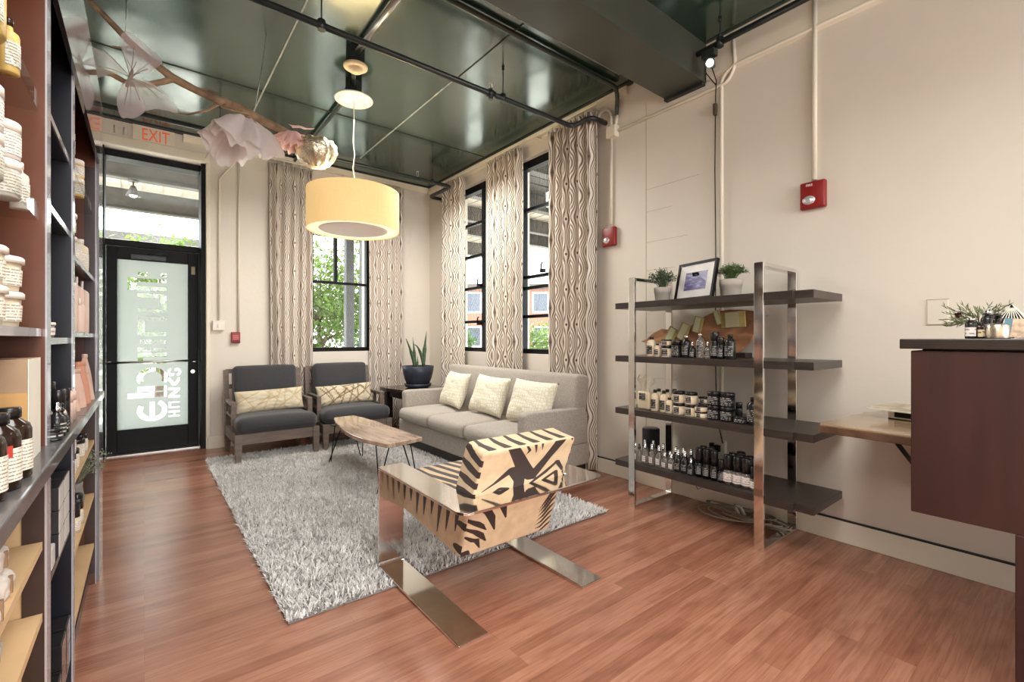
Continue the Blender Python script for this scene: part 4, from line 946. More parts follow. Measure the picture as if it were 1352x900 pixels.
wc([(wx, 2.88, 3.20), (wx, 2.885, 2.38)], 'cream conduit from the junction box down to the farther fire alarm', .012)
wc([(wx, 2.80, 3.25), (wx, 1.76, 3.25), (wx, 1.70, 3.35), (wx, 1.72, H - .03)], 'cream conduit running along the wall below the soffit and up at the spotlight')
wc([(wx, -1.2, 3.36), (wx, 1.72, 3.36), (wx, 1.805, 3.30), (wx, 1.805, .52)], 'cream conduit along the upper wall turning down behind the chrome shelf')
wc([(wx, 1.172, H), (wx, 1.172, 2.35)], 'cream conduit from the ceiling down to the nearer fire alarm', .016)
wc2 = YB - .018
wc([(.90, wc2, 3.545), (.90, wc2, 1.37)], 'cream conduit above the small red alarm box on the back wall', .011)
wc([(.86, wc2, 3.545), (.86, wc2, 3.42), (.70, wc2, 3.20), (.697, wc2, 1.50)], 'cream conduit bending down to the white switch box by the door', .011)

# ------------------------------------------------------------------ fire alarms, switches, exit sign
M_RED = mat('fire_alarm_red', s2l(136, 26, 25), rough=.35, var=.06)
M_LENS = mat('strobe_lens', (.82, .83, .84), rough=.08, metal=.6, var=.3, scale=60)
M_WHITE = mat('white_print', (.82, .8, .77), rough=.6)
def fire_alarm(loc, label):
    t = thing('fire_alarm', label, 'alarm', loc, 0, 'red fire alarm strobes')
    b = MB(); b.rbox(-.045, -.0005, -.075, .075, -.085, .095, .012, 3); b.rbox(-.05, -.04, -.07, .07, -.08, .09, .005, 2); b.build('housing', M_RED, t)
    b = MB(); b.sphere((-.048, .018, -.03), .04, 16, 10, (.55, 1, .75)); b.build('strobe_lens', M_LENS, t)
    b = MB(); b.tube([(-.052, -.02, -.03), (-.064, .05, -.025)], .006, 6); b.build('flash_tube', M_STEEL, t)
    M = Matrix.Translation((-.0512, .015, .068)) @ Matrix.Rotation(-PI / 2, 4, 'Z') @ Matrix.Rotation(PI / 2, 4, 'X')
    text_obj('lettering', 'FIRE', .022, M_WHITE, M, t); return t
fire_alarm((XR, 1.178, 2.245), 'red fire alarm strobe high on the blank right wall above the desk')
fire_alarm((XR, 2.90, 2.262), 'red fire alarm strobe beside the near curtain at the end of its conduit')
t = thing('alarm_pull_box', 'small red alarm box on the back wall above the left armchair', 'alarm', (.868, YB, 1.308))
b = MB(); b.box(-.047, .047, -.04, -.0005, -.068, .068); bevel(b.build('housing', M_RED, t), .006)
b = MB()
for k in range(3): b.box(-.03, .03, -.042, -.04, .02 - .02 * k, .028 - .02 * k)
b.build('print_lines', mat('pale_red_print', s2l(214, 130, 120)), t)
b = MB(); b.box(-.035, .035, -.046, -.04, -.06, -.035); b.build('lever', mat('dark_red', s2l(110, 20, 20)), t)
t = thing('switch_box', 'white surface switch box on the back wall beside the door', 'switch', (.69, YB, 1.452))
b = MB(); b.box(-.06, .06, -.045, -.0005, -.058, .058); bevel(b.build('box_body', mat('white_plastic', s2l(226, 218, 204), rough=.4), t), .005)
b = MB(); b.box(-.008, .008, -.056, -.045, -.02, .02); b.build('toggle', mat('white_plastic', s2l(226, 218, 204), rough=.4), t)
t = thing('cover_plate', 'blank cream cover plate on the right wall behind the counter flowers', 'plate', (XR, .565, 1.448))
b = MB(); b.box(-.006, -.0003, -.045, .045, -.07, .07); bevel(b.build('plate', M_WALL, t), .003)
b = MB(); b.box(-.0075, -.0005, -.047, .047, -.072, -.07); b.box(-.0075, -.0005, -.047, .047, .07, .072); b.build('edge_gap', mat('plate_shadow_gap', s2l(160, 140, 112)), t)
t = thing('exit_sign', 'cream exit sign with red letters above the entrance door', 'sign', (.10, YB, 3.522))
b = MB(); b.box(-.20, .17, -.03, -.0003, -.062, .10); bevel(b.build('sign_face', M_TRIM, t), .003)
M = Matrix.Translation((.0, -.0315, .005)) @ Matrix.Rotation(PI / 2, 4, 'X') @ Matrix.Diagonal((.66, 1, 1, 1))
me = text_obj('lettering', 'EXIT', .185, mat('exit_red', s2l(226, 96, 66), rough=.5, emit=s2l(226, 90, 60), estr=.25), M, t, .003)
t = thing('hook_pair', 'two small metal hooks on the wall left of the exit sign', 'hook', (-.22, YB, 3.53))
for x in (-.03, .05): b = MB(); b.tube([(x, 0, .04), (x, -.02, .03), (x, -.02, -.03), (x, -.005, -.04)], .006, 6); b.build('hook', M_STEEL, t)

# spotlight at the end of the rail, with its cord down the wall
t = thing('spotlight', 'small lit spotlight at the end of the dark rail beside the soffit', 'lamp', (3.30, 1.80, 3.437))
b = MB(); b.box(-.03, .03, -.05, .05, -.05, .0); b.tube([(0, 0, -.03), (0, 0, -.10)], .012, 8); bevel(b.build('bracket', M_BLKMET, t), .004)
b = MB(); d = Vector((-.78, -.30, -.3)).normalized(); a = Vector((.0, -.01, -.10)); b.tube([a - d * .10, a + d * .03, a + d * .05], [.022, .03, .036], 14); b.build('lamp_body', M_BLKMET, t)
b = MB(); b.sphere(tuple(a + d * .052), .026, 12, 8); b.build('bulb', mat('spot_bulb', (1, 1, 1), emit=(1, .97, .9), estr=14), t)
sl = bpy.data.lights.new('spotlight_beam', 'SPOT'); sl.energy = 30; sl.spot_size = 1.6; sl.spot_blend = .8; sl.shadow_soft_size = .03; sl.color = (1, .93, .82)
so = bpy.data.objects.new('spotlight_beam', sl); COL.objects.link(so); so.location = tuple(Vector((3.30, 1.80, 3.437)) + a + d * .10); so.rotation_euler = Vector((-.8, -.4, -.5)).to_track_quat('-Z', 'Y').to_euler()
b = MB(); b.tube([(3.33, 1.80, 3.33), (3.40, 1.80, 3.25), (XR - .035, 1.845, 3.19), (XR - .036, 1.85, 2.6), (XR - .038, 1.842, 2.0), (XR - .038, 1.845, 1.2), (XR - .05, 1.83, .75), (XR - .06, 1.80, .60), (XR - .05, 1.78, .50)], .004, 6)
b.tube([(3.36, 1.86, 3.32), (3.40, 1.83, 3.26), (3.42, 1.815, 3.235)], .004, 6)
o = b.build('power_cord', M_BLACK); tag(o, 'thin black power cord hanging down the right wall from the spotlight', 'cord')
tg = MB(); tg.box(XR - .05, XR - .022, 1.835, 1.862, 3.03, 3.12); bevel(tg.build('plug_connector', mat('brown_plug', s2l(90, 76, 62)), o), .004)
ob = thing('outlet_box', 'white outlet box with plugs on the wall behind the chrome shelf', 'outlet', (XR, 1.83, .46))
b = MB(); b.box(-.04, -.0005, -.06, .06, -.055, .055); bevel(b.build('box_body', mat('white_plastic', s2l(226, 218, 204), rough=.4), ob), .005)
b = MB(); b.box(-.075, -.04, -.03, .01, -.03, .02); b.box(-.07, -.04, .02, .05, .0, .03); bevel(b.build('plug', M_BLACK, ob), .004)

# ------------------------------------------------------------------ hanging branch with paper decorations
M_BRANCH = mat('dry_branch_bark', s2l(176, 146, 114), rough=.8, col2=s2l(112, 88, 68), scale=9, bump=.6, bscale=40)
br = thing('branch', 'dry forked branch hanging under the ceiling near the door', 'branch', (.2, 4.0, 3.05))
def bp(pts): return [(x - .2, y - 4.0, z - 3.05) for x, y, z in pts]
b = MB(); b.tube(bp([(-.275, 4.0, 3.458), (-.17, 4.0, 3.36), (-.081, 3.99, 3.269), (.03, 4.0, 3.19), (.151, 4.0, 3.112), (.28, 4.02, 3.082), (.433, 4.03, 3.053), (.56, 4.02, 3.035), (.654, 4.0, 2.995), (.80, 4.0, 2.955), (.95, 4.0, 2.915), (1.10, 4.0, 2.89)]), [.016, .019, .022, .022, .03, .026, .03, .036, .03, .03, .024, .012], 9)
b.build('main_stem', M_BRANCH, br)
b = MB(); b.tube(bp([(-.27, 4.0, 3.02), (-.17, 3.99, 3.02), (-.081, 3.99, 2.985), (.02, 3.98, 3.01), (.10, 3.99, 3.06), (.16, 4.0, 3.108)]), [.018, .018, .018, .02, .02, .022], 8); b.build('side_branch', M_BRANCH, br)
for pts, r in (([(.30, 4.02, 3.08), (.36, 4.01, 3.10), (.43, 4.0, 3.095)], [.014, .01, .003]), ([(.45, 4.05, 3.06), (.37, 4.1, 2.99), (.25, 4.12, 2.93), (.16, 4.13, 2.925), (.06, 4.14, 2.95)], [.012, .008, .007, .006, .003]),
               ([(-.05, 3.99, 3.24), (-.12, 3.97, 3.20), (-.17, 3.97, 3.19)], [.008, .006, .003]), ([(.55, 4.02, 3.04), (.62, 3.98, 2.98), (.66, 3.95, 2.92)], [.012, .009, .006]), ([(.16, 4.13, 2.925), (.10, 4.14, 2.97), (.07, 4.14, 3.0)], [.005, .004, .002]), ([(.48, 4.02, 3.04), (.44, 3.98, 2.99), (.52, 3.95, 2.97), (.62, 3.95, 2.98)], [.01, .008, .008, .006])):
    b = MB(); b.tube(bp(pts), r, 6); b.build('twig', M_BRANCH, br)
b = MB(); b.tube(bp([(.655, 4.0, 3.0), (.70, 4.0, 3.3), (.74, 4.0, H)]), .0022, 5); b.tube(bp([(-.10, 4.0, 3.28), (-.09, 4.0, H)]), .0022, 5); b.build('hanging_wire', M_STEEL, br)
def tissue(name, c, tr=.45, alpha=1):
    m = bpy.data.materials.new(name); m.use_nodes = True; nt = m.node_tree
    for n in list(nt.nodes): nt.nodes.remove(n)
    o = node(nt, 'ShaderNodeOutputMaterial'); t = node(nt, 'ShaderNodeBsdfTranslucent'); d = node(nt, 'ShaderNodeBsdfDiffuse'); p = node(nt, 'ShaderNodeBsdfTransparent')
    nz = node(nt, 'ShaderNodeTexNoise'); nz.inputs['Scale'].default_value = 9; cr = node(nt, 'ShaderNodeValToRGB'); cr.color_ramp.elements[0].color = rgb([q * .9 for q in c]); cr.color_ramp.elements[1].color = rgb(c); nt.links.new(nz.outputs['Fac'], cr.inputs[0])
    nt.links.new(cr.outputs[0], t.inputs[0]); nt.links.new(cr.outputs[0], d.inputs[0])
    m1 = node(nt, 'ShaderNodeMixShader'); m1.inputs[0].default_value = tr; nt.links.new(d.outputs[0], m1.inputs[1]); nt.links.new(t.outputs[0], m1.inputs[2])
    m2 = node(nt, 'ShaderNodeMixShader'); m2.inputs[0].default_value = alpha; nt.links.new(p.outputs[0], m2.inputs[1]); nt.links.new(m1.outputs[0], m2.inputs[2]); nt.links.new(m2.outputs[0], o.inputs[0])
    return m
M_TPINK = tissue('sheer_pink_gauze', s2l(246, 230, 236), .5, .45); M_TWHITE = tissue('sheer_white_gauze', s2l(246, 242, 238), .5, .42); M_PAPER = tissue('blush_tissue_paper', s2l(238, 228, 226), .4, .96); M_PPINK = tissue('pink_tissue_paper', s2l(248, 214, 208), .4, .96)
bf = thing('paper_butterfly', 'large sheer pink and white butterfly hanging on the branch', 'decoration', (-.069, 3.86, 2.973))
def wing(pts, depth, m, nm, seed):
    """curved gauze wing: a fan of rays from the body to the outline"""
    rg = random.Random(seed); P = []; n = 10
    for i, (x, z) in enumerate(pts):
        row = []
        for j in range(n + 1):
            t = j / n; row.append(((x + .069) * t, depth * t * t + .012 * math.sin(3 * t + i * 1.3) * t, (z - 2.973) * t + .02 * math.sin(PI * t) ))
        P.append(row)
    b = MB(); b.grid(P); o = b.build(nm, m, bf); o.modifiers.new('s', 'SUBSURF').levels = 1; o.modifiers['s'].render_levels = 1
    b = MB()
    for i in range(1, len(P) - 1, 2): b.tube([P[i][j] for j in range(0, 8)], .0022, 4)
    b.build('wing_rib', mat('wing_rib_wire', s2l(150, 132, 124)), o)
wing([(-.10, 3.07), (-.13, 3.16), (-.095, 3.249), (-.04, 3.225), (.017, 3.184), (.087, 3.137), (.10, 3.09), (.056, 3.051), (.02, 3.0)], -.06, M_TPINK, 'upper_wing', 1)
wing([(-.24, 2.95), (-.30, 3.0), (-.33, 3.09), (-.30, 3.18), (-.22, 3.12), (-.13, 3.03)], .10, M_TWHITE, 'upper_wing', 2)
wing([(-.09, 2.92), (-.131, 2.84), (-.14, 2.76), (-.113, 2.668), (-.09, 2.70), (-.07, 2.69), (-.04, 2.70), (.0, 2.745), (.017, 2.794), (-.02, 2.87)], -.05, M_TPINK, 'lower_wing', 3)
wing([(.0, 2.79), (.06, 2.835), (.10, 2.83), (.135, 2.845), (.196, 2.83), (.17, 2.90), (.095, 2.967), (.02, 2.985)], .05, M_TWHITE, 'lower_wing', 4)
b = MB(); b.tube([(-.02, -.012, -.07), (0, -.014, 0), (.01, -.01, .05)], [.006, .012, .006], 8); b.tube([(.01, -.01, .05), (-.02, -.03, .10)], .002, 5); b.tube([(.01, -.01, .05), (.03, -.03, .10)], .002, 5)
b.tube([(0, -.014, 0), (.0, .1, .06), (.01, .14, .10)], .002, 4); b.build('body', mat('butterfly_body', s2l(150, 132, 120)), bf)
def ruffle(name, label, c, rad, drop, layers, m, seed, squash=1.0, tilt=(0, 0), cat='decoration', gather=9):
    t = thing(name, label, cat, c)
    for L in range(layers):
        rg = random.Random(seed + L); n, a_n = 12, 96; P = []; k1, k2 = gather + 3 * L, gather * 2 + 1 + 4 * L; p1, p2, p3 = rg.uniform(0, 6), rg.uniform(0, 6), rg.uniform(0, 6); R = rad * (1 - .16 * L)
        for i in range(a_n + 1):
            a = 2 * PI * i / a_n; row = []
            rim = 1 + .10 * math.sin(3 * a + p1) + .06 * math.sin(7 * a + p2)
            for j in range(n + 1):
                s = j / n; r = R * (s ** .75) * rim; w = s ** 1.2
                cr_ = noise.noise(Vector((math.cos(a) * 2.2 * s * 2, math.sin(a) * 2.2 * s * 2, p3)))
                z = -drop * s ** 1.7 * (1 + .25 * math.sin(2 * a + p2)) + w * rad * (.09 * math.sin(k1 * a + p1 + 2 * s) + .05 * math.sin(k2 * a + p3)) + .10 * rad * cr_ - .02 * L
                r2 = r * (1 + .10 * w * math.cos(k1 * a + p2))
                x, y = r2 * math.cos(a), r2 * math.sin(a) * squash
                row.append((x + z * tilt[0], y + z * tilt[1], z))
            P.append(row)
        b = MB(); b.grid(P); weld(b.build('tissue_layer', m, t), .0004)
    return t
fw = ruffle('paper_flower', 'big blush tissue paper blossom hanging below the branch', (.60, 4.0, 2.955), .255, .235, 2, M_PAPER, 11, .9, (.16, 0), gather=7)
fp = ruffle('paper_flower', 'small pink tissue paper flower next to the gold foil bowl', (.93, 3.97, 2.94), .12, .10, 2, M_PPINK, 23, .8, (.15, 0))
b = MB(); P = []
for i in range(7):
    f = i / 6; P.append([(-.02 + .17 * f, -.04, .01 + .045 * f), (-.02 + .16 * f, -.02, .03 + .03 * f + .012 * math.sin(5 * f)), (-.04 + .12 * f, 0, .05 - .01 * f)])
b.grid(P); b.build('petal', M_PPINK, fp)
M_FOIL = mat('crumpled_gold_foil', s2l(226, 212, 184), rough=.24, metal=.8, var=.2, scale=14, bump=1.0, bscale=30)
gb = thing('foil_bowl', 'crumpled gold foil half globe at the right end of the branch', 'decoration', (1.107, 4.0, 2.85))
b = MB(); P = []
for i in range(15):
    th = PI * .5 * i / 14 * 1.25; row = []
    for k in range(49):
        a = 2 * PI * k / 48; q = noise.noise(Vector((math.cos(a) * 5, math.sin(a) * 5, th * 6))) * .012 * math.sin(th); q += .007 * math.sin(11 * a + 3 * th) * math.sin(th)
        r = (.16 + q); row.append((r * math.sin(th) * math.cos(a), r * math.sin(th) * math.sin(a), -r * math.cos(th) * .95))
    P.append(row)
b.grid(P); o = weld(b.build('foil', M_FOIL, gb), .0004); o.modifiers.new('thickness', 'SOLIDIFY').thickness = .002
b = MB(); b.tube([(-.02, 0, .0), (-.04, 0, .05), (-.02, .0, .08)], .008, 6); b.build('stem', M_BRANCH, gb)
# ------------------------------------------------------------------ chrome and dark wood shelving rack
rk = thing('shelf_rack', 'chrome framed rack with four dark wood shelves against the right wall', 'shelf', (3.21, 1.75, 0))
def kx(x): return x - 3.21
def ky(y): return y - 1.75
M_SHELF = mat('dark_oak_shelf', s2l(58, 50, 46), rough=.32, var=.22, scale=7, stretch=(6, 1, 6))
SHZ = (.342, .753, 1.163, 1.578)     # top surfaces
X0, X1 = 2.945, 3.455
for (ya, yb) in ((1.318, 1.262), (2.262, 2.206)):
    b = MB(); t = .02
    b.box(kx(X0 - .005), kx(X0 + t - .005), ky(yb), ky(ya), 0, 1.765); b.box(kx(X1 - t), kx(X1), ky(yb), ky(ya), 0, 1.765)
    b.box(kx(X0 + t - .005), kx(X1 - t), ky(yb), ky(ya), 1.74, 1.765); b.box(kx(X0 + t - .005), kx(X1 - t), ky(yb), ky(ya), 0, .022)
    bevel(b.build('end_frame', M_CHROME, rk), .002)
for z in SHZ:
    b = MB(); b.box(kx(2.965), kx(3.435), ky(1.0), ky(2.395), z - .046, z); bevel(b.build('shelf', M_SHELF, rk), .002)
    # front edge flush with the post face on both sides of the posts
    b = MB()
    for (ya, yb) in ((1.10, 1.26), (1.32, 2.204), (2.264, 2.392)): b.box(kx(2.942), kx(2.966), ky(ya), ky(yb), z - .046, z)
    bevel(b.build('shelf_lip', M_SHELF, rk), .0015)

# ------------------------------------------------------------------ product containers
def label_mat(name, base, ink, freq=70, ns=70):
    """printed paper label: rows of small ink dashes"""
    if name in MATS: return MATS[name]
    m = bpy.data.materials.new(name); m.use_nodes = True; nt = m.node_tree; b = bsdf(m)
    tc = node(nt, 'ShaderNodeTexCoord'); sp = node(nt, 'ShaderNodeSeparateXYZ'); nt.links.new(tc.outputs['Object'], sp.inputs[0])
    s = node(nt, 'ShaderNodeMath', operation='MULTIPLY'); s.inputs[1].default_value = freq * 2 * PI; nt.links.new(sp.outputs[2], s.inputs[0])
    sn = node(nt, 'ShaderNodeMath', operation='SINE'); nt.links.new(s.outputs[0], sn.inputs[0])
    nz = node(nt, 'ShaderNodeTexNoise'); nz.inputs['Scale'].default_value = ns; nt.links.new(tc.outputs['Object'], nz.inputs['Vector'])
    mu = node(nt, 'ShaderNodeMath', operation='MULTIPLY'); g1 = node(nt, 'ShaderNodeMath', operation='GREATER_THAN'); g1.inputs[1].default_value = .35; nt.links.new(sn.outputs[0], g1.inputs[0])
    g2 = node(nt, 'ShaderNodeMath', operation='GREATER_THAN'); g2.inputs[1].default_value = .45; nt.links.new(nz.outputs['Fac'], g2.inputs[0])
    nt.links.new(g1.outputs[0], mu.inputs[0]); nt.links.new(g2.outputs[0], mu.inputs[1])
    mx = node(nt, 'ShaderNodeMixRGB'); mx.inputs[1].default_value = rgb(base); mx.inputs[2].default_value = rgb(ink); nt.links.new(mu.outputs[0], mx.inputs[0])
    nt.links.new(mx.outputs[0], b.inputs['Base Color']); b.inputs['Roughness'].default_value = .5; MATS[name] = m; return m
L_BLK = label_mat('black_label_grey_print', s2l(34, 30, 30), s2l(160, 155, 150)); L_WHT = label_mat('white_label_grey_print', s2l(222, 214, 208), s2l(150, 140, 138)); L_CRM = label_mat('cream_label_brown_print', s2l(226, 206, 170), s2l(120, 92, 70), 55)
L_GRY = label_mat('grey_print_on_black', s2l(30, 29, 29), s2l(176, 172, 168), 90)
P_BLK = mat('black_plastic', (.016, .015, .015), rough=.22, var=.2); P_CRM = mat('cream_liquid_bottle', s2l(222, 205, 176), rough=.3, var=.04); P_WHT = mat('white_plastic_jar', s2l(232, 224, 212), rough=.35, var=.03)
P_SIL = mat('silver_cap', (.7, .69, .68), rough=.15, metal=1); P_CLR = mat('clear_bottle', s2l(190, 184, 176), rough=.08, var=.1, trans=.75); P_PINK = mat('dusty_pink_tube', s2l(212, 186, 172), rough=.4, var=.04)
P_AMB = mat('amber_brown_bottle', s2l(40, 26, 18), rough=.15, var=.2); P_YEL = mat('yellow_plastic', s2l(226, 186, 110), rough=.4, var=.05); P_GREY = mat('grey_plastic', s2l(130, 126, 124), rough=.4)
P_CLOUD = mat('cloudy_clear_plastic', s2l(224, 216, 206), rough=.3, var=.03, trans=.25)
PROTO = {}
def container(kind, key, r, h, body, cap, lab, lmat, capr=None, caph=None, name='bottle'):
    """one container: body + cap (+ label); kinds: jar, bottle, dropper, spray, tube, tub, rollon"""
    k = (kind, key, r, h)
    if k in PROTO: return PROTO[k]
    t = thing(name, None, None, (0, 0, -50)); B = MB(); C = MB(); lz = None
    if kind == 'jar':
        hc = caph or h * .26; B.lathe([(0, 0), (r * .95, 0), (r, r * .08), (r, h - hc)], 24); C.lathe([(r * 1.03, h - hc), (r * 1.03, h - r * .1), (r * .95, h), (0, h)], 24); lz = (.12 * h, h - hc - .08 * h)
    elif kind == 'tub':          # tapered pot with an overhanging lid
        hc = h * .2; B.lathe([(0, 0), (r * .82, 0), (r * .86, r * .06), (r * .95, h - hc)], 26); C.lathe([(r * .97, h - hc), (r * 1.06, h - hc), (r * 1.06, h - hc * .25), (r * .98, h), (r * .9, h - .004), (0, h - .004)], 26); lz = (.16 * h, .62 * h)
    elif kind == 'tube':         # straight cylinder with a seam under the cap
        hc = h * .35; B.lathe([(0, 0), (r, 0), (r, h - hc), (r * .96, h - hc + .002)], 22); C.lathe([(r, h - hc + .003), (r, h - r * .15), (r * .9, h), (0, h)], 22); lz = (.10 * h, .5 * h)
    elif kind == 'rollon':
        hc = h * .5; B.lathe([(0, 0), (r, 0), (r, h * .42), (r * .9, h * .47), (r * .7, h * .5)], 22); C.lathe([(r * .95, h - hc), (r * .93, h - r * .3), (r * .8, h), (0, h)], 22); lz = (.10 * h, .40 * h)
    elif kind == 'bottle':       # shouldered bottle with a screw cap
        hb = h * .68; B.lathe([(0, 0), (r * .95, 0), (r, r * .1), (r, hb), (r * .9, hb + r * .35), (r * .42, hb + r * .75), (r * .38, h * .88)], 24); rc = capr or r * .46; C.lathe([(rc, h * .86), (rc, h - .003), (rc * .9, h), (0, h)], 18); lz = (.12 * h, .55 * h)
    elif kind in ('dropper', 'spray'):
        hb = h * .56; B.lathe([(0, 0), (r * .95, 0), (r, r * .1), (r, hb - r * .2), (r * .8, hb + r * .2), (r * .4, hb + r * .5), (r * .36, h * .74)], 22)
        if kind == 'dropper': C.lathe([(r * .45, h * .72), (r * .45, h * .83), (r * .3, h * .84), (r * .3, h * .95), (r * .2, h), (0, h)], 16)
        else: C.lathe([(r * .5, h * .72), (r * .5, h * .80), (r * .36, h * .81), (r * .36, h * .97), (r * .3, h), (0, h)], 16); C.box(-r * .5, -r * .2, -r * .1, r * .1, h * .90, h * .95)
        lz = (.10 * h, .40 * h)
    elif kind == 'tallflat':     # tall oval refill bottle with thin spout
        B.lathe([(0, 0), (r * .95, 0), (r, r * .15), (r, h * .76), (r * .8, h * .80), (r * .3, h * .84)], 22); C.lathe([(r * .2, h * .83), (r * .2, h), (0, h)], 12)
    B.build('body', body, t); C.build('lid' if kind in ('jar', 'tub') else 'cap', cap, t)
    if lz and lmat:
        L = MB(); L.lathe([(r * (.905 if kind == 'tub' else 1) + .0012 + (.0 if kind != 'tub' else r * .02), lz[0]), (r * (.94 if kind == 'tub' else 1) + .0012 + (0 if kind != 'tub' else r * .02), lz[1])], 14, a0=PI - lab, a1=PI + lab); L.build('label', lmat, t)
    PROTO[k] = t; return t
USED = set()
def put(proto, loc, label, cat, group=None, rz=0, name=None):
    if id(proto) in USED:
        c = copy_tree(proto)
    else: c = proto; USED.add(id(proto))
    c.location = loc; c.rotation_euler = (0, 0, rz); c['label'] = label; c['category'] = cat
    if group: c['group'] = group
    elif 'group' in c: del c['group']
    if name: c.name = name
    return c
ORD = ['first', 'second', 'third', 'fourth', 'fifth', 'sixth', 'seventh', 'eighth', 'ninth', 'tenth', 'eleventh', 'twelfth', 'thirteenth', 'fourteenth', 'fifteenth', 'sixteenth', 'seventeenth', 'eighteenth', 'nineteenth']
E_ = .0006
# ---- third shelf from the floor (below the plants)
z = SHZ[2] + E_; g = 'bottles and jars in front of the wooden plaque'
creamB = container('bottle', 'cream', .034, .148, P_CRM, P_BLK, .75, L_BLK); creamS = container('bottle', 'creams', .024, .098, P_CRM, P_BLK, .75, L_BLK)
creamJ = container('jar', 'cream', .039, .085, P_CRM, P_BLK, .7, L_BLK, name='jar'); tin = container('jar', 'tin', .037, .042, P_CRM, P_BLK, .6, L_BLK, name='jar')
blkJ = container('jar', 'blk', .036, .122, P_BLK, P_BLK, .8, L_GRY, name='jar'); blkB = container('bottle', 'blk', .029, .155, P_BLK, P_SIL, .8, L_GRY); drS = container('dropper', 'blks', .022, .114, P_BLK, P_SIL, .8, L_GRY)
clrB = container('bottle', 'clr', .029, .168, P_CLR, P_SIL, .7, L_GRY); clrS = container('dropper', 'clrs', .023, .115, P_CLR, P_SIL, .8, L_GRY); tubL = container('tube', 'L', .028, .178, P_BLK, P_BLK, .9, L_GRY); tubS = container('tube', 'S', .022, .142, P_BLK, P_BLK, .9, L_GRY)
pump = container('bottle', 'pump', .034, .162, P_BLK, P_BLK, .9, L_GRY)
put(creamB, (3.02, 2.11, z), 'cream bottle with black label at the left end below the plaque', 'bottle', g)
put(creamS, (3.01, 2.05, z), 'small cream bottle beside the taller cream bottle below the plaque', 'bottle', g)
put(creamJ, (3.02, 1.978, z), 'cream jar with black label carrying a small tin, below the plaque', 'jar', g)
put(tin, (3.02, 1.978, z + .0855), 'small cream tin stacked on the jar below the plaque', 'jar', g)
put(blkJ, (3.02, 1.897, z), 'tall black jar beside the cream jar below the plaque', 'jar', g)
put(blkB, (3.02, 1.82, z), 'black bottle with silver cap right of the tall black jar', 'bottle', g)
put(drS, (3.01, 1.766, z), 'short black dropper bottle left of the clear bottle below the plaque', 'bottle', g)
put(clrB, (3.02, 1.713, z), 'tall clear bottle with silver cap in front of the wooden plaque', 'bottle', g)
put(clrS, (3.02, 1.659, z), 'short clear dropper bottle beside the tall clear bottle', 'bottle', g)
put(tubL, (3.02, 1.61, z), 'tallest black tube in front of the wooden plaque', 'tube', g, name='tube')
put(tubS, (3.01, 1.562, z), 'shorter black tube beside the tallest tube in front of the plaque', 'tube', g, name='tube')
put(pump, (3.02, 1.505, z), 'black bottle at the right end of the row below the plaque', 'bottle', g)
# ---- second shelf
z = SHZ[1] + E_; g = 'cream and black products on the second shelf'
bag = thing('cookie_bag', 'cream bag with black label and cellophane top at the shelf left end', 'bag', (3.05, 2.185, z), 0, g)
b = MB(); b.rbox(-.03, .03, -.055, .055, 0, .135, .012, 3, (.012, .006, 0)); b.build('bag_body', P_CRM, bag)
b = MB(); P = []
for i in range(13):
    a = -1 + 2 * i / 12; P.append([(-.01 + .012 * math.sin(5 * a), a * .05, .132), (.004 * math.sin(7 * a), a * .035, .165), (.02 * math.sin(6 * a), a * .075, .215 + .02 * math.sin(9 * a)), (.03 * math.sin(8 * a + 1), a * .085, .245 + .025 * math.sin(11 * a))])
b.grid(P); b.build('cellophane_top', tissue('cellophane', s2l(236, 224, 204), .5, .5), bag)
b = MB(); b.box(-.0445, -.0425, -.028, .028, .075, .125); b.build('label', L_BLK, bag)
milkB = container('bottle', 'milk', .031, .158, P_CRM, P_BLK, .7, L_BLK); milkS = container('bottle', 'milks', .026, .112, P_CRM, P_BLK, .7, L_BLK); squat = container('jar', 'sq', .043, .083, P_CRM, P_BLK, .5, L_BLK, name='jar'); flat = container('jar', 'fl', .043, .043, P_CRM, P_BLK, .35, L_BLK, name='jar')
blkC = container('jar', 'bc', .045, .093, P_BLK, P_BLK, .9, L_GRY, name='jar'); blkF = container('jar', 'bf', .047, .042, P_BLK, P_BLK, .7, L_GRY, name='jar'); blkT = container('tube', 'bt', .022, .115, P_BLK, P_BLK, 0, None); blkO = container('bottle', 'bo', .038, .172, P_BLK, P_BLK, .9, L_GRY)
for x, y, k, s in ((3.03, 2.085, milkB, 'front left cream milk bottle next to the cellophane bag'), (3.03, 2.008, milkB, 'front right cream milk bottle left of the stacked jars'), (3.12, 2.112, milkB, 'cream milk bottle behind the front left milk bottle'), (3.13, 2.045, milkB, 'middle cream milk bottle in the back row'), (3.11, 1.975, milkB, 'cream milk bottle directly behind the smallest milk bottle'), (3.19, 2.02, milkB, 'rearmost cream milk bottle behind the others'), (3.015, 1.952, milkS, 'smallest cream bottle in front beside the stacked jars')): put(k, (x, y, z), s + ' on the second shelf', 'bottle', g)
for y, s in ((1.882, 'left'), (1.79, 'right')):
    for q in (0, 1): put(squat, (3.03, y, z + q * .0835), f'{"upper" if q else "lower"} cream jar of the {s} cream jar stack on the second shelf', 'jar', g)
for q in (0, 1): put(flat, (3.02, 1.706, z + q * .0435), f'{"upper" if q else "lower"} flat cream tin of the front stack on the second shelf', 'jar', g)
for q in range(3): put(flat, (3.125, 1.738, z + q * .0435), f'{("lowest", "middle", "topmost")[q]} flat cream tin of the stack behind the front tins', 'jar', g)
for y, x, s in ((1.617, 3.03, 'left'), (1.527, 3.03, 'right')):
    for q in (0, 1): put(blkC, (x, y, z + q * .0935), f'{"upper" if q else "lower"} black jar of the {s} black stack on the second shelf', 'jar', g)
put(blkF, (3.025, 1.435, z), 'single flat black jar right of the black stacks', 'jar', g)
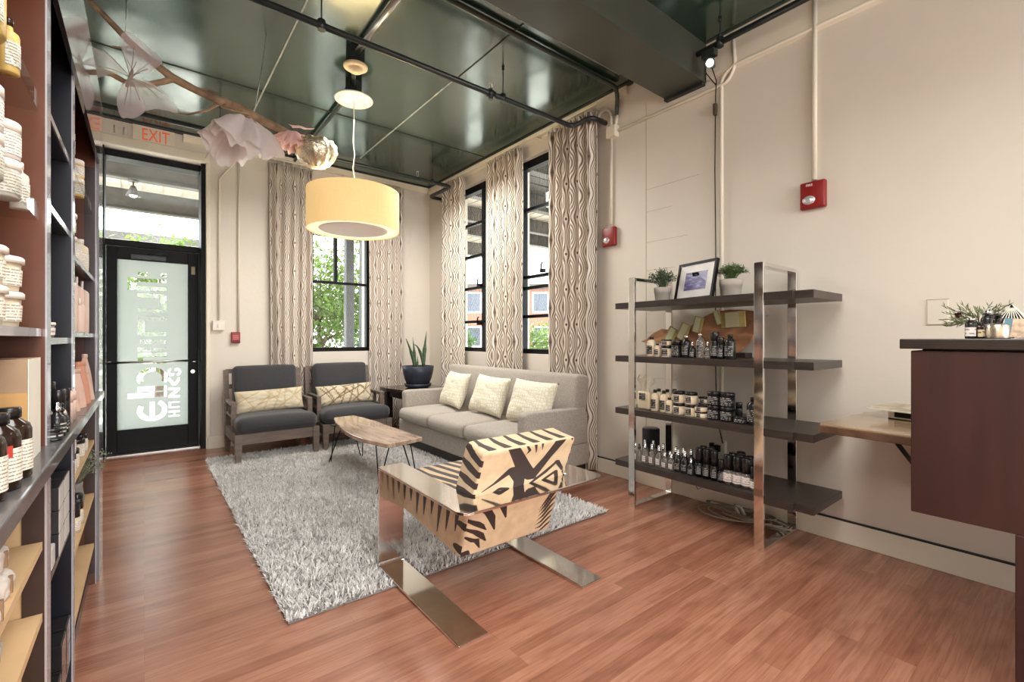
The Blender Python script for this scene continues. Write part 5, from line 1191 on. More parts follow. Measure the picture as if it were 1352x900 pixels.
put(blkT, (3.14, 1.505, z), 'plain black tube behind the flat black jar', 'tube', g, name='tube')
put(blkO, (3.03, 1.362, z), 'rounded black bottle beside the chrome post on the second shelf', 'bottle', g)
# ---- lowest shelf
z = SHZ[0] + E_; g = 'bottles on the lowest shelf of the rack'
clrDrop = container('dropper', 'cd', .027, .138, P_CLR, P_BLK, 0, None); spr = container('spray', 'sp', .027, .158, P_CLR, P_SIL, .6, L_WHT); sprS = container('spray', 'ss', .026, .118, P_CLR, P_SIL, .6, L_WHT); bspr = container('spray', 'bs', .029, .158, P_BLK, P_SIL, .7, L_GRY); bsprS = container('spray', 'bss', .026, .116, P_BLK, P_SIL, .7, L_GRY)
btub = container('rollon', 'bt', .026, .198, P_BLK, P_BLK, .9, L_GRY); btubS = container('rollon', 'bts', .024, .150, P_BLK, P_BLK, .9, L_GRY); roll = container('rollon', 'ro', .031, .192, P_CLR, P_BLK, 1.1, L_WHT); rollS = container('rollon', 'ros', .027, .15, P_CLR, P_BLK, 1.1, L_WHT)
put(clrDrop, (3.02, 2.221, z), 'clear dropper bottle next to the left chrome post on the lowest shelf', 'bottle', g)
for i, (x, y) in enumerate(((3.02, 2.165), (3.02, 2.104), (3.02, 2.043), (3.10, 2.225), (3.13, 2.17), (3.085, 2.14), (3.09, 2.055))): put(spr, (x, y, z), ('first', 'second', 'third')[i] + ' clear spray bottle from the left in the lowest shelf front row' if i < 3 else ('leftmost', 'second', 'third', 'rightmost')[i - 3] + ' clear spray bottle in the lowest shelf back row', 'bottle', g)
for i, (x, y) in enumerate(((3.015, 1.990), (3.015, 1.934), (3.075, 1.985))): put(sprS, (x, y, z), ('left', 'right')[i] + ' short clear spray bottle in the lowest shelf front row' if i < 2 else 'short clear spray bottle behind the two other short ones', 'bottle', g)
for i, (x, y) in enumerate(((3.02, 1.884), (3.02, 1.83), (3.085, 1.945), (3.09, 1.885), (3.10, 1.83))): put(bspr, (x, y, z), ('left', 'right')[i] + ' black spray bottle in the lowest shelf front row' if i < 2 else ('left', 'middle', 'right')[i - 2] + ' black spray bottle in the lowest shelf back row', 'bottle', g)
put(bsprS, (3.01, 1.776, z), 'short black spray bottle beside the tall black sticks on the lowest shelf', 'bottle', g)
for i, (x, y) in enumerate(((3.02, 1.722), (3.02, 1.668), (3.02, 1.612), (3.10, 1.735), (3.10, 1.677))): put(btub, (x, y, z), ('first', 'second', 'third')[i] + ' tall black stick from the left in the lowest shelf front row' if i < 3 else ('left', 'right')[i - 3] + ' tall black stick behind the front row', 'tube', g, name='tube')
put(btubS, (3.02, 1.562, z), 'short black stick beside the white labelled roll-ons', 'tube', g, name='tube')
for i, (x, y) in enumerate(((3.02, 1.517), (3.02, 1.457), (3.02, 1.40), (3.09, 1.52), (3.085, 1.462), (3.09, 1.405), (3.16, 1.50))): put(roll, (x, y, z), ('first', 'second', 'third')[i] + ' white labelled roll-on from the left on the lowest shelf' if i < 3 else ('left', 'middle', 'right', 'rearmost')[i - 3] + ' white labelled roll-on behind the front ones', 'bottle', g)
put(rollS, (3.015, 1.347, z), 'short white labelled roll-on against the right chrome post', 'bottle', g)
sk = thing('speaker', 'black cylindrical speaker at the back left of the lowest shelf', 'speaker', (3.30, 2.31, z))
b = MB(); b.lathe([(0, 0), (.066, 0), (.07, .008), (.07, .205), (.066, .212)], 32); b.build('grille', mat('speaker_cloth', (.02, .02, .021), rough=.9, var=.3, scale=300), sk)
b = MB(); b.lathe([(.066, .2125), (.06, .2165), (0, .2165)], 32); b.build('top_panel', mat('speaker_top', s2l(70, 66, 64), rough=.3), sk)
# ---- top shelf
z = SHZ[3] + E_
def potted(loc, r, h, label, leafm, seed, kind):
    t = thing('potted_plant', label, 'plant', loc); rg = random.Random(seed)
    b = MB(); b.lathe([(0, 0), (r * .80, 0), (r * .84, .004), (r * .93, h * .62), (r * .97, h * .63), (r, h), (r * .93, h), (r * .9, h * .9), (0, h * .9)], 28); b.build('pot', mat('stone_grey_pot', s2l(178, 168, 158), rough=.7, var=.05), t)
    b = MB(); st = MB()
    for k in range(150 if kind else 110):
        a = rg.uniform(0, 2 * PI); out = rg.uniform(.1, 1); hh = (.145 if not kind else .10) * (1 - .55 * out ** 2) * rg.uniform(.75, 1.1); R = (.135 if not kind else .12) * out
        p0 = Vector((rg.uniform(-.4, .4) * r, rg.uniform(-.4, .4) * r, h * .9)); p2 = Vector((R * math.cos(a), R * math.sin(a), h + hh)); p1 = (p0 + p2) / 2 + Vector((0, 0, .03))
        st.tube([p0, p1, p2], .0011, 4, caps=False)
        nl = 6 if not kind else 5
        for q in range(nl):
            f = .45 + .55 * (q + 1) / nl; c = (1 - f) ** 2 * p0 + 2 * f * (1 - f) * p1 + f * f * p2; dv = Vector((rg.uniform(-1, 1), rg.uniform(-1, 1), rg.uniform(-.3, .9))).normalized()
            L = .014 if not kind else .026; wv = dv.cross(Vector((rg.uniform(-1, 1), rg.uniform(-1, 1), 1))).normalized() * (.006 if not kind else .0028)
            b.add([c, c + dv * L * .5 + wv, c + dv * L, c + dv * L * .5 - wv], [(0, 1, 2, 3)])
    st.build('stems', leafm, t); b.build('leaves', leafm, t, fixn=False); return t
potted((3.15, 2.10, z), .065, .112, 'bushy round leaved potted plant left of the frame on the rack top', mat('eucalyptus_leaf', s2l(74, 92, 64), rough=.6, var=.35, scale=30), 5, 0)
potted((3.17, 1.575, z), .075, .125, 'grassy potted plant right of the picture frame on the rack top', mat('grass_leaf', s2l(86, 112, 62), rough=.6, var=.35, scale=30), 6, 1)
fr = thing('picture_frame', 'black picture frame with white mat and purple print, leaning on the rack top', 'picture', (3.12, 1.83, z), 0)
FW, FH = .37, .285
fb = MB()
for (y0, y1, z0, z1) in ((-FW / 2, FW / 2, 0, .018), (-FW / 2, FW / 2, FH - .018, FH), (-FW / 2, -FW / 2 + .018, .018, FH - .018), (FW / 2 - .018, FW / 2, .018, FH - .018)): fb.box(-.012, .012, y0, y1, z0, z1)
MT = Matrix.Rotation(-.28, 4, 'Z') @ Matrix.Rotation(.20, 4, 'Y')
fb.xform(MT); fb.build('frame', M_BLACK, fr)
b = MB(); b.box(-.002, .006, -FW / 2 + .017, FW / 2 - .017, .017, FH - .017); b.xform(MT); b.build('mat_board', mat('white_mat_board', (.82, .8, .77), rough=.8), fr)
def print_mat():
    m = bpy.data.materials.new('purple_blue_abstract_print'); m.use_nodes = True; nt = m.node_tree; q = bsdf(m)
    tc = node(nt, 'ShaderNodeTexCoord'); mp = node(nt, 'ShaderNodeMapping'); mp.inputs['Scale'].default_value = (1, 14, 46); nt.links.new(tc.outputs['Object'], mp.inputs[0])
    nz = node(nt, 'ShaderNodeTexNoise'); nz.inputs['Scale'].default_value = 1.1; nz.inputs['Detail'].default_value = 3; nt.links.new(mp.outputs[0], nz.inputs['Vector'])
    cr = node(nt, 'ShaderNodeValToRGB'); e = cr.color_ramp.elements; e[0].position = .35; e[0].color = rgb(s2l(52, 46, 96)); e[1].position = .68; e[1].color = rgb(s2l(150, 146, 196)); w = e.new(.5); w.color = rgb(s2l(92, 84, 142))
    nt.links.new(nz.outputs['Fac'], cr.inputs[0]); nt.links.new(cr.outputs[0], q.inputs['Base Color']); q.inputs['Roughness'].default_value = .4; return m
b = MB(); b.box(-.0035, -.0022, -.105, .105, .075, .21); b.xform(MT); b.build('print', print_mat(), fr)
b = MB(); b.box(-.009, -.0075, -FW / 2 + .017, FW / 2 - .017, .017, FH - .017); b.xform(MT); b.build('frame_glass', glass_mat('picture_glass', (1, 1, 1), .01), fr)
b = MB(); b.add([(.02, -.03, .20), (.02, .03, .20), (.11, .04, 0), (.11, -.04, 0), (.024, -.03, .20), (.024, .03, .20), (.115, .04, 0), (.115, -.04, 0)], [(0, 1, 2, 3), (7, 6, 5, 4), (0, 4, 5, 1), (1, 5, 6, 2), (2, 6, 7, 3), (3, 7, 4, 0)]); b.xform(Matrix.Rotation(-.28, 4, 'Z')); b.build('easel_back', M_BLACK, fr)
# wooden plaque with kraft packets
wpz = SHZ[2] + E_
wp = thing('wooden_plaque', 'large live edge wooden board behind the bottles with kraft packets pinned on', 'board', (3.34, 1.93, wpz))
ol = [(.50, .11), (.44, .135), (.38, .18), (.30, .215), (.20, .20), (.12, .185), (.06, .22), (.0, .26), (-.08, .305), (-.16, .335), (-.26, .345), (-.36, .34), (-.44, .325), (-.475, .28), (-.46, .20), (-.42, .12), (-.36, .06), (-.33, .03), (-.28, .03), (-.27, .055), (-.16, .05), (-.02, .045), (.12, .06), (.26, .09), (.36, .10), (.44, .095)]
ol = [(y, zz + .0) for y, zz in ol]
M_PLAQ = slab_mat('reddish_live_edge_board', s2l(122, 82, 56), s2l(196, 146, 104), s2l(160, 112, 78), .4, (3, 2.5, 6), .1)
b = MB(); b.prism(ol, -.016, .016, 'x'); bevel(b.build('board', M_PLAQ, wp), .006, 2)
b = MB(); b.box(-.05, .05, -.40, -.24, 0, .034); b.box(-.04, .04, .1, .22, 0, .068); bevel(b.build('stand', M_DARKW, wp), .003)
M_KRAFT = mat('olive_kraft_packet', s2l(172, 154, 98), rough=.6, var=.2, scale=18); M_KR2 = mat('pale_green_label', s2l(196, 196, 158), rough=.6)
for (y, zz, w, h, a) in ((.20, .16, .085, .13, .5), (.09, .19, .085, .13, .5), (-.03, .24, .075, .12, .25), (-.30, .27, .175, .115, -.06), (-.19, .29, .05, .11, -.3)):
    b = MB(); b.rbox(-.008, .008, -w / 2, w / 2, -h / 2, h / 2, .004, 2, (.006, 0, 0)); c = MB(); c.box(-.016, -.0135, -w * .28, w * .28, -h * .5 + .004, h * .5 - .004)
    M = Matrix.Translation((-.028, y, zz)) @ Matrix.Rotation(a, 4, 'X'); b.xform(M); c.xform(M); o = b.build('kraft_packet', M_KRAFT, wp); c.build('packet_label', M_KR2, o)
b = MB(); b.tube([(-.01, -.44, .31), (-.012, -.49, .325), (-.01, -.53, .32), (0, -.53, .29), (.0, -.47, .285)], .002, 5); b.build('wire_loop', M_STEEL, wp)
# coil of cable under the rack
cb = thing('cable_coil', 'coil of grey cable on the floor under the chrome rack', 'cable', (3.32, 1.56, .012))
rg = random.Random(8); b = MB(); pts = []
for k in range(240):
    a = k * .21; r = .105 + .05 * math.sin(k * .37) + .03 * math.sin(k * .11); pts.append((r * .75 * math.cos(a) + .02 * math.sin(k * .05), r * 1.75 * math.sin(a) + .05 * math.sin(k * .021), .006 + .03 * abs(math.sin(k * .13)) + .028 * abs(math.sin(k * .037))))
b.tube(pts, .0055, 6); b.build('cable', mat('grey_cable', s2l(138, 124, 108), rough=.6), cb)
b = MB(); b.tube([(-.03, .02, .05), (-.05, .03, .09), (-.02, .05, .10), (.02, .03, .08), (.01, -.01, .03)], .011, 6); b.build('tie', mat('cable_tie_cloth', s2l(170, 154, 132)), cb)
lc = MB(); lc.tube([(3.45, 2.02, .30), (3.44, 2.02, .18), (3.45, 1.98, .10), (3.455, 1.94, .13), (3.46, 1.93, .29)], .0035, 6); lc.tube([(3.46, 1.93, .29), (3.47, 1.87, .40), (3.45, 1.84, .455)], .0035, 6)
tag(lc.build('power_cord', M_BLACK), 'black cord looping below the lowest shelf of the rack', 'cord')

# ------------------------------------------------------------------ reception counter
ct = thing('reception_counter', 'dark red brown reception counter with black top at the right edge', 'counter', (2.2, .0, 0))
M_MAHOG = mat('dark_mahogany_veneer', s2l(50, 24, 19), rough=.5, var=.2, scale=3, stretch=(5, 5, .7)); M_CTOP = mat('black_laminate', s2l(40, 32, 28), rough=.35, var=.15)
b = MB(); b.box(0, .40, -1.6, .428, .668, 1.255); bevel(b.build('front_panel', M_MAHOG, ct), .003)
b = MB(); b.box(-.012, .43, -1.6, .458, 1.2615, 1.298); b.box(.02, .38, -1.5, .40, 1.255, 1.2615); bevel(b.build('countertop', M_CTOP, ct), .003)
b = MB(); b.box(0, .40, -1.6, .168, 0, .668); bevel(b.build('base', M_MAHOG, ct), .003)
# things on it
zt = 1.2986
M_DARKRED = mat('dark_red_petal', s2l(74, 22, 30), rough=.6, var=.3, scale=20); M_MAUVE = mat('mauve_petal', s2l(120, 78, 96), rough=.6, var=.2, scale=20); M_GRN = mat('rosemary_green', s2l(98, 106, 70), rough=.6, var=.35, scale=30)
fa = thing('flower_arrangement', 'rosemary sprigs with dark red flowers on the counter', 'flowers', (2.42, .275, zt))
b = MB(); b.lathe([(0, 0), (.03, 0), (.036, .02), (.034, .05), (.028, .055), (0, .05)], 20); b.build('vase', M_NAVY, fa)
rg = random.Random(2); b = MB(); s = MB()
for k in range(30):
    a = rg.uniform(-.2, PI + .2) if k % 3 else rg.uniform(0, 2 * PI); e = Vector((.03 * math.cos(a) + rg.uniform(-.03, .03), rg.uniform(-.09, .095), .07 + rg.uniform(-.03, .055))); p0 = Vector((0, 0, .05)); s.tube([p0, (p0 + e) / 2 + Vector((0, 0, .012)), e], .0012, 4)
    for q in range(9):
        f = .35 + .65 * q / 8; c = p0.lerp(e, f) + Vector((0, 0, .02 * math.sin(PI * f) * .6)); dv = (e - p0).normalized() * .8 + Vector((rg.uniform(-.7, .7), rg.uniform(-.7, .7), rg.uniform(-.4, .7))); dv.normalize(); wv = dv.cross(Vector((1, .3, .2))).normalized() * .0018
        b.add([c, c + dv * .012 + wv, c + dv * .024, c + dv * .012 - wv], [(0, 1, 2, 3)])
s.build('stems', M_GRN, fa); b.build('sprigs', M_GRN, fa, fixn=False)
for (x, y, z_, r, m) in ((-.01, .055, .088, .021, M_DARKRED), (.0, -.03, .082, .022, M_MAUVE), (.01, -.075, .09, .02, M_DARKRED)):
    b = MB()
    for L in range(3):
        for k in range(9):
            a = 2 * PI * (k + .5 * L) / 9; q = Vector((math.cos(a), math.sin(a), .35 + .5 * L)).normalized(); t_ = Vector((-math.sin(a), math.cos(a), 0)); c = Vector((x, y, z_)); rr = r * (1 - .2 * L)
            b.add([c, c + q * rr * .6 + t_ * rr * .28, c + q * rr, c + q * rr * .6 - t_ * rr * .28], [(0, 1, 2, 3)])
    b.sphere((x, y, z_), r * .45, 8, 6); b.build('blossom', m, fa, fixn=False)
cbot = container('bottle', 'cnt', .0165, .072, P_BLK, P_SIL, .9, L_WHT, capr=.0125)
put(cbot, (2.27, .278, zt), 'front small dark bottle with silver cap at the counter left end', 'bottle', 'small bottles on the counter')
put(container('bottle', 'cnt2', .019, .098, P_BLK, P_SIL, .9, L_BLK, capr=.0135), (2.33, .243, zt), 'taller dark bottle with silver cap in front of the counter flowers', 'bottle', 'small bottles on the counter')
put(container('bottle', 'cnt3', .018, .058, P_AMB, P_BLK, .9, L_CRM), (2.30, .262, zt), 'short amber bottle beside the silver capped bottle on the counter', 'bottle', 'small bottles on the counter')
mj = thing('metal_jar', 'shiny gold and silver metal pump jar on the counter', 'jar', (2.26, .212, zt))
b = MB(); b.lathe([(0, 0), (.030, 0), (.031, .004), (.031, .044), (.027, .05), (.012, .052)], 28); b.build('body', mat('champagne_metal', s2l(216, 204, 182), rough=.25, metal=.9, var=.1), mj)
b = MB(); b.lathe([(.012, .052), (.0125, .068), (.009, .07), (.009, .082), (0, .083)], 16); b.box(-.03, .0, -.005, .005, .076, .083); b.build('pump', P_BLK, mj)
bk = thing('standing_booklet', 'open white booklet standing like a tent on the counter', 'booklet', (2.35, .185, zt))
b = MB()
for k in range(9):
    a = -.62 + 1.24 * k / 8; d = Vector((0, math.sin(a), -math.cos(a))); top = Vector((0, 0, .115)); n_ = Vector((0, math.cos(a), math.sin(a))) * .0012; L = .118 * (1 if abs(a) < .5 else .97); L = min(L, .114 / math.cos(a))
    q = [top - n_, top + n_, top + d * L + n_, top + d * L - n_]; b.add([(-.035,) + tuple(p)[1:] for p in q] + [(.035,) + tuple(p)[1:] for p in q], [(0, 1, 2, 3), (7, 6, 5, 4), (0, 4, 5, 1), (1, 5, 6, 2), (2, 6, 7, 3), (3, 7, 4, 0)])
b.build('pages', mat('white_paper', s2l(226, 222, 208), rough=.7, var=.05), bk)
b = MB(); b.box(-.0365, -.035, -.04, .04, .004, .058); b.build('green_print', label_mat('green_print', s2l(60, 86, 70), s2l(210, 214, 196), 60), bk)
cd = thing('card_box', 'small upright blue and tan card beside the booklet on the counter', 'card', (2.255, .172, zt))
b = MB(); b.box(-.006, .006, -.03, .03, 0, .062); b.xform(Matrix.Rotation(.12, 4, 'X') @ Matrix.Rotation(.1, 4, 'Y')); b.xform(Matrix.Translation((0, 0, .004))); b.build('card', mat('tan_card', s2l(196, 170, 146), rough=.6, var=.3, scale=60), cd)
b = MB(); b.box(-.0075, -.006, .012, .03, .002, .062); b.xform(Matrix.Translation((0, 0, .004)) @ Matrix.Rotation(.12, 4, 'X') @ Matrix.Rotation(.1, 4, 'Y')); b.build('blue_strip', mat('teal_print', s2l(86, 128, 142), rough=.5), cd)

# ------------------------------------------------------------------ live edge wall desk behind the counter
M_DESK = slab_mat('pale_live_edge_desk', s2l(146, 118, 90), s2l(180, 152, 118), s2l(164, 136, 104), .2, (9, 1.2, 2), .5)
dk = thing('live_edge_desk', 'live edge wooden desk slab bracketed to the right wall behind the counter', 'desk', (3.1, .2, 0))
ol = [(2.69, .88), (2.665, .5), (2.64, .1), (2.64, -.5), (XR - .002, -.5), (XR - .002, .80), (3.40, .815), (3.30, .855), (3.22, .845), (3.12, .87), (3.0, .862), (2.93, .885), (2.86, .875), (2.78, .90)]
b = MB(); b.prism([(x - 3.1, y - .2) for x, y in ol], .825, .868); bevel(b.build('desktop', M_DESK, dk), .004, 2)
b = MB(); b.prism([(x - 3.1 - (.007 if x < 2.9 else 0), y - .2 + (.004 if y > .5 else 0)) for x, y in ol], .823, .860); bevel(b.build('bark_edge', mat('dark_bark_edge', s2l(92, 66, 48), rough=.6, var=.3, scale=12), dk), .004, 2)
b = MB()
for y in (.62, -.2): b.tube([(XR - .01 - 3.1, y - .2, .50), (2.86 - 3.1, y - .2, .812)], .012, 6); b.box(XR - .03 - 3.1, XR - .003 - 3.1, y - .22, y - .18, .45, .825)
b.build('bracket', M_BLACK, dk)
mg = thing('magazine', 'magazine lying on a small white tray on the wall desk', 'magazine', (3.20, .66, .918), -.2)
b = MB(); b.rbox(-.14, .16, -.12, .10, .0, .010, .003, 2); b.build('pages', mat('white_paper', s2l(226, 222, 208), rough=.7, var=.05), mg)
b = MB(); b.box(-.14, .16, -.12, .10, .0102, .0115); b.build('cover', mat('tan_magazine_cover', s2l(186, 168, 138), rough=.25, var=.4, scale=9), mg)
tr = thing('desk_tray', 'white desk tray with black printed side under the magazine', 'tray', (3.22, .63, .8686), -.2)
b = MB(); b.box(-.09, .12, -.09, .06, .004, .048); bevel(b.build('tray_body', mat('white_plastic', s2l(226, 218, 204), rough=.4), tr), .004)
b = MB(); b.box(-.0915, -.09, -.05, .03, .012, .038); b.box(-.09, .12, -.09, .06, 0, .004); b.build('dark_print', M_BLACK, tr)
# ------------------------------------------------------------------ display shelving along the left wall
def glossy(name, c, rough=.12, **k): return mat(name, c, rough=rough, coat=.5, **k)
L_FIN = label_mat('white_label_fine_print', s2l(232, 224, 210), s2l(150, 132, 116), 150, 260)
M_MAHP = glossy('mahogany_panel', s2l(92, 54, 38), .3, var=.25, scale=3, stretch=(3, 3, .6)); M_INK = glossy('dark_blue_black_panel', s2l(26, 26, 34), .3, var=.15); M_BIRCH = mat('birch_melamine', s2l(214, 180, 136), rough=.45, var=.06, scale=5)
M_EDGE = glossy('painted_sheen_edge_strip', s2l(168, 166, 172), .2, var=.05); M_LEDGE = mat('pewter_laminate', s2l(84, 80, 80), rough=.3, var=.1, coat=.3); M_FASC = glossy('glossy_dark_fascia', s2l(58, 48, 46), .08); M_ACRYL = glass_mat('clear_acrylic', (.95, .965, .955), .02)  # M_EDGE: pale grey paints a bright reflection onto the dark panel edges
BX0, BX1 = XL + .004, -.2
M_ESP = glossy('espresso_stile', s2l(52, 34, 30), .35, var=.2)
def bay(name, label, y0, y1, ups, los, mu, ml, msh, mshl, stiles=()):
    t = thing(name, label, 'shelf', (BX1, (y0 + y1) / 2, 0), 0, 'display shelving bays along the left wall'); cy = (y0 + y1) / 2; X = lambda x: x - BX1; Y_ = lambda y: y - cy
    b = MB(); b.box(X(BX0), X(BX0 + .014), Y_(y0), Y_(y1), .06, 2.62); b.build('back_panel', mu, t)
    for s, (a, c) in ((0, (y0 + .001, y0 + .03)), (1, (y1 - .03, y1 - .001))):
        b = MB(); b.box(X(BX0 + .014), X(BX1 - .004), Y_(a), Y_(c), 1.018, 2.62); b.build('side_panel', mu, t)
        b = MB(); b.box(X(BX0 + .014), X(BX1 - .004), Y_(a), Y_(c), 0, .982); b.build('side_panel', ml, t)
        b = MB(); b.box(X(BX1 - .004), X(BX1), Y_(a), Y_(c), 0, .982); b.box(X(BX1 - .004), X(BX1), Y_(a), Y_(c), 1.018, 2.62); b.build('edge_strip', M_EDGE, t)
    for (sa, sb) in stiles:
        b = MB(); b.box(X(-.246), X(BX1 - .0045), Y_(y1 - .036), Y_(y1 - .0305), sa, sb); b.build('front_stile', M_ESP, t)
    for z, m, ac in ups:
        b = MB()
        if ac: b.box(X(BX0 + .014), X(BX1 - .012), Y_(y0 + .031), Y_(y1 - .06), z - .006, z); b.box(X(BX1 - .016), X(BX1 - .012), Y_(y0 + .031), Y_(y1 - .06), z, z + .035); o = b.build('acrylic_shelf', M_ACRYL, t)
        else:
            b.box(X(BX0 + .014), X(BX1 - .014), Y_(y0 + .031), Y_(y1 - .037), z - .02, z); b.build('shelf', m, t); b = MB(); b.box(X(BX1 - .014), X(BX1 - .010), Y_(y0 + .031), Y_(y1 - .037), z - .02, z); b.build('edge_strip', M_EDGE, t)
    for z in los: b = MB(); b.box(X(BX0 + .014), X(BX1 - .008), Y_(y0 + .031), Y_(y1 - .0365), z - .02, z); b.build('shelf', mshl, t)
    b = MB(); b.box(X(BX0 + .014), X(BX1 - .03), Y_(y0 + .03), Y_(y1 - .03), 0, .06); b.build('kick_board', M_INK, t)
    b = MB(); b.box(X(BX0), X(-.168), Y_(y0 + .001), Y_(y1 - .001), .982, 1.018); bevel(b.build('ledge', M_LEDGE, t), .004)
    b = MB(); b.box(X(BX0), X(BX1), Y_(y0 + .001), Y_(y1 - .001), 2.60, 2.62); b.build('top_panel', mu, t)
    b = MB(); b.box(X(BX1 + .0005), X(BX1 + .013), Y_(y0 + .001), Y_(y1 - .001), 2.235, 2.63); b.build('fascia', M_FASC, t)
    return t
A, Bb, Cc, Dd = .72, 1.745, 2.305, 3.33
t1 = bay('display_shelf', 'nearest left shelving bay with yellow and white jars and a kraft box', A, Bb, ((1.885, M_MAHP, 1), (1.607, M_MAHP, 1), (1.325, M_INK, 0)), (.77, .584, .22), M_MAHP, M_BIRCH, M_MAHP, M_BIRCH, ((.06, .98),))
t2 = bay('display_shelf', 'narrow dark middle left shelving bay with boxes below the ledge', Bb, Cc, ((1.945, M_INK, 0), (1.685, M_INK, 0), (1.302, M_INK, 0)), (.63, .16), M_INK, M_INK, M_INK, M_INK)
t3 = bay('display_shelf', 'farthest left shelving bay with pink bottles and pouches nearest the door', Cc, Dd, ((1.95, M_MAHP, 1), (1.622, M_INK, 0), (1.325, M_INK, 0)), (.765, .485, .22), M_MAHP, M_MAHP, M_MAHP, M_BIRCH, ((.06, .98), (1.02, 2.2)))
b = MB(); cy = (Cc + Dd) / 2; b.box(BX0 - BX1, .010, Dd - cy, 3.60 - cy, 0, 2.62); b.box(BX0 - BX1, .0105, Dd - cy, 3.60 - cy, 2.62, 2.63); bevel(b.build('end_pilaster', glossy('painted_sheen_pilaster', s2l(120, 118, 122), .15), t3), .003)  # grey base colour paints in the door's reflection on dark glossy laminate
def wbox(name, loc, sx, sy, sz, m_body, m_front, label, cat='box', group=None):
    t = thing(name, label, cat, loc, 0, group); b = MB(); b.box(-sx / 2, sx / 2, -sy / 2, sy / 2, 0, sz); bevel(b.build('carton', m_body, t), .002)
    b = MB(); b.box(sx / 2 + .0004, sx / 2 + .0016, -sy / 2 + .002, sy / 2 - .002, .002, sz - .002); b.build('printed_side', m_front, t); return t
e = .0007
# nearest bay -----------------------------------------------------------------
g = 'yellow containers on the top acrylic shelf'; z = 1.885 + e
yj = container('jar', 'yel', .05, .20, P_YEL, P_CRM, .5, L_FIN, name='jar'); yb = container('bottle', 'yel', .018, .122, P_YEL, P_AMB, .9, L_FIN)
put(yj, (-.262, 1.33, z), 'big round yellow jar on the highest acrylic shelf at the left edge', 'jar', g, 2.35); put(yb, (-.236, 1.50, z), 'slim yellow bottle with dark cap beside the big yellow jar', 'bottle', g, 2.35)
put(yj, (-.28, 1.20, z), 'yellow jar at the very left edge on the highest acrylic shelf', 'jar', g, 2.35)
g = 'white jars on the second acrylic shelf'; z = 1.607 + e
wjb = container('jar', 'w1', .042, .092, P_CLOUD, P_WHT, .8, L_FIN, name='jar'); wjs = container('jar', 'w2', .034, .084, P_CLOUD, P_WHT, .8, L_FIN, name='jar'); wbt = container('bottle', 'w3', .017, .112, P_CLOUD, P_WHT, .8, L_FIN)
for q in (0, 1):
    put(wjb, (-.258, 1.33, z + q * .0925), f'{("lower", "upper")[q]} large white jar of the stack at the left picture edge', 'jar', g, 2.35); put(wjs, (-.250, 1.495, z + q * .0845), f'{("lower", "upper")[q]} white jar of the smaller stack beside the large jars', 'jar', g, 2.35)
    put(wjb, (-.27, 1.21, z + q * .0925), f'{("lower", "upper")[q]} white jar of the stack cut by the left picture edge', 'jar', g, 2.35)
put(wbt, (-.234, 1.60, z), 'slim white bottle at the right end of the second acrylic shelf', 'bottle', g, 2.35)
g = 'cream tubs on the shelf above the kraft box'; z = 1.325 + e
tb1 = container('tub', 't1', .05, .080, P_CRM, P_WHT, .9, L_FIN, name='tub'); rb = container('bottle', 'r1', .020, .098, P_CLOUD, P_WHT, .9, L_FIN); rb2 = container('bottle', 'r2', .017, .064, P_CLOUD, P_WHT, .9, L_FIN)
for q in (0, 1): put(tb1, (-.268, 1.37, z + q * .0805), f'{("lower", "upper")[q]} cream tub of the nearer tub stack above the kraft box', 'tub', g, 2.35); put(tb1, (-.270, 1.545, z + q * .0805), f'{("lower", "upper")[q]} cream tub of the farther tub stack above the kraft box', 'tub', g, 2.35)
put(rb, (-.235, 1.20, z), 'tall rounded white bottle in front of the cream tubs', 'bottle', g, 2.35); put(rb2, (-.233, 1.272, z), 'short rounded white bottle in front of the cream tubs', 'bottle', g, 2.35)
z = 1.018 + e; M_KBOX = mat('kraft_cardboard', s2l(196, 152, 96), rough=.75, var=.06, scale=4); M_KTOP = mat('darker_kraft_cardboard', s2l(170, 140, 112), rough=.75)
kb = thing('kraft_box', 'tall kraft cardboard box behind the brown bottles on the ledge', 'box', (-.29, 1.56, z)); b = MB(); b.box(-.09, .085, -.075, .08, 0, .16); b.build('carton', M_KBOX, kb)
b = MB(); b.box(-.09, .085, -.075, .08, .1602, .234); b.build('top_band', M_KTOP, kb); b = MB(); b.box(.0855, .087, -.072, .08, 0, .234); b.build('printed_side', mat('white_paper', s2l(226, 222, 208), rough=.7, var=.05), kb)  # upper band of the carton in a darker, greyer kraft tone
g = 'brown glass bottles on the ledge'; ab = container('bottle', 'amb', .034, .142, P_AMB, P_BLK, 1.0, L_FIN, capr=.019)
for y, x, s in ((1.36, -.214, 'brown bottle with cream label nearest the kraft box'), (1.265, -.216, 'middle brown bottle with cream label on the ledge'), (1.185, -.222, 'brown bottle with cream label at the left picture edge')): put(ab, (x, y, z), s, 'bottle', g, 2.35)
rm = MB(); rm.lathe([(.0356, .062), (.0356, .084)], 6, a0=2.72, a1=3.2); o = rm.build('red_mark', mat('red_print', s2l(186, 60, 52), rough=.5)); o.parent = [q for q in SC.objects if q.get('label', '').startswith('middle brown')][0]
g = 'wrapped soaps in the lower birch compartment'; M_WRAP = mat('crumpled_tissue_wrap', s2l(218, 208, 198), rough=.8, var=.06, scale=20, bump=.8, bscale=45)
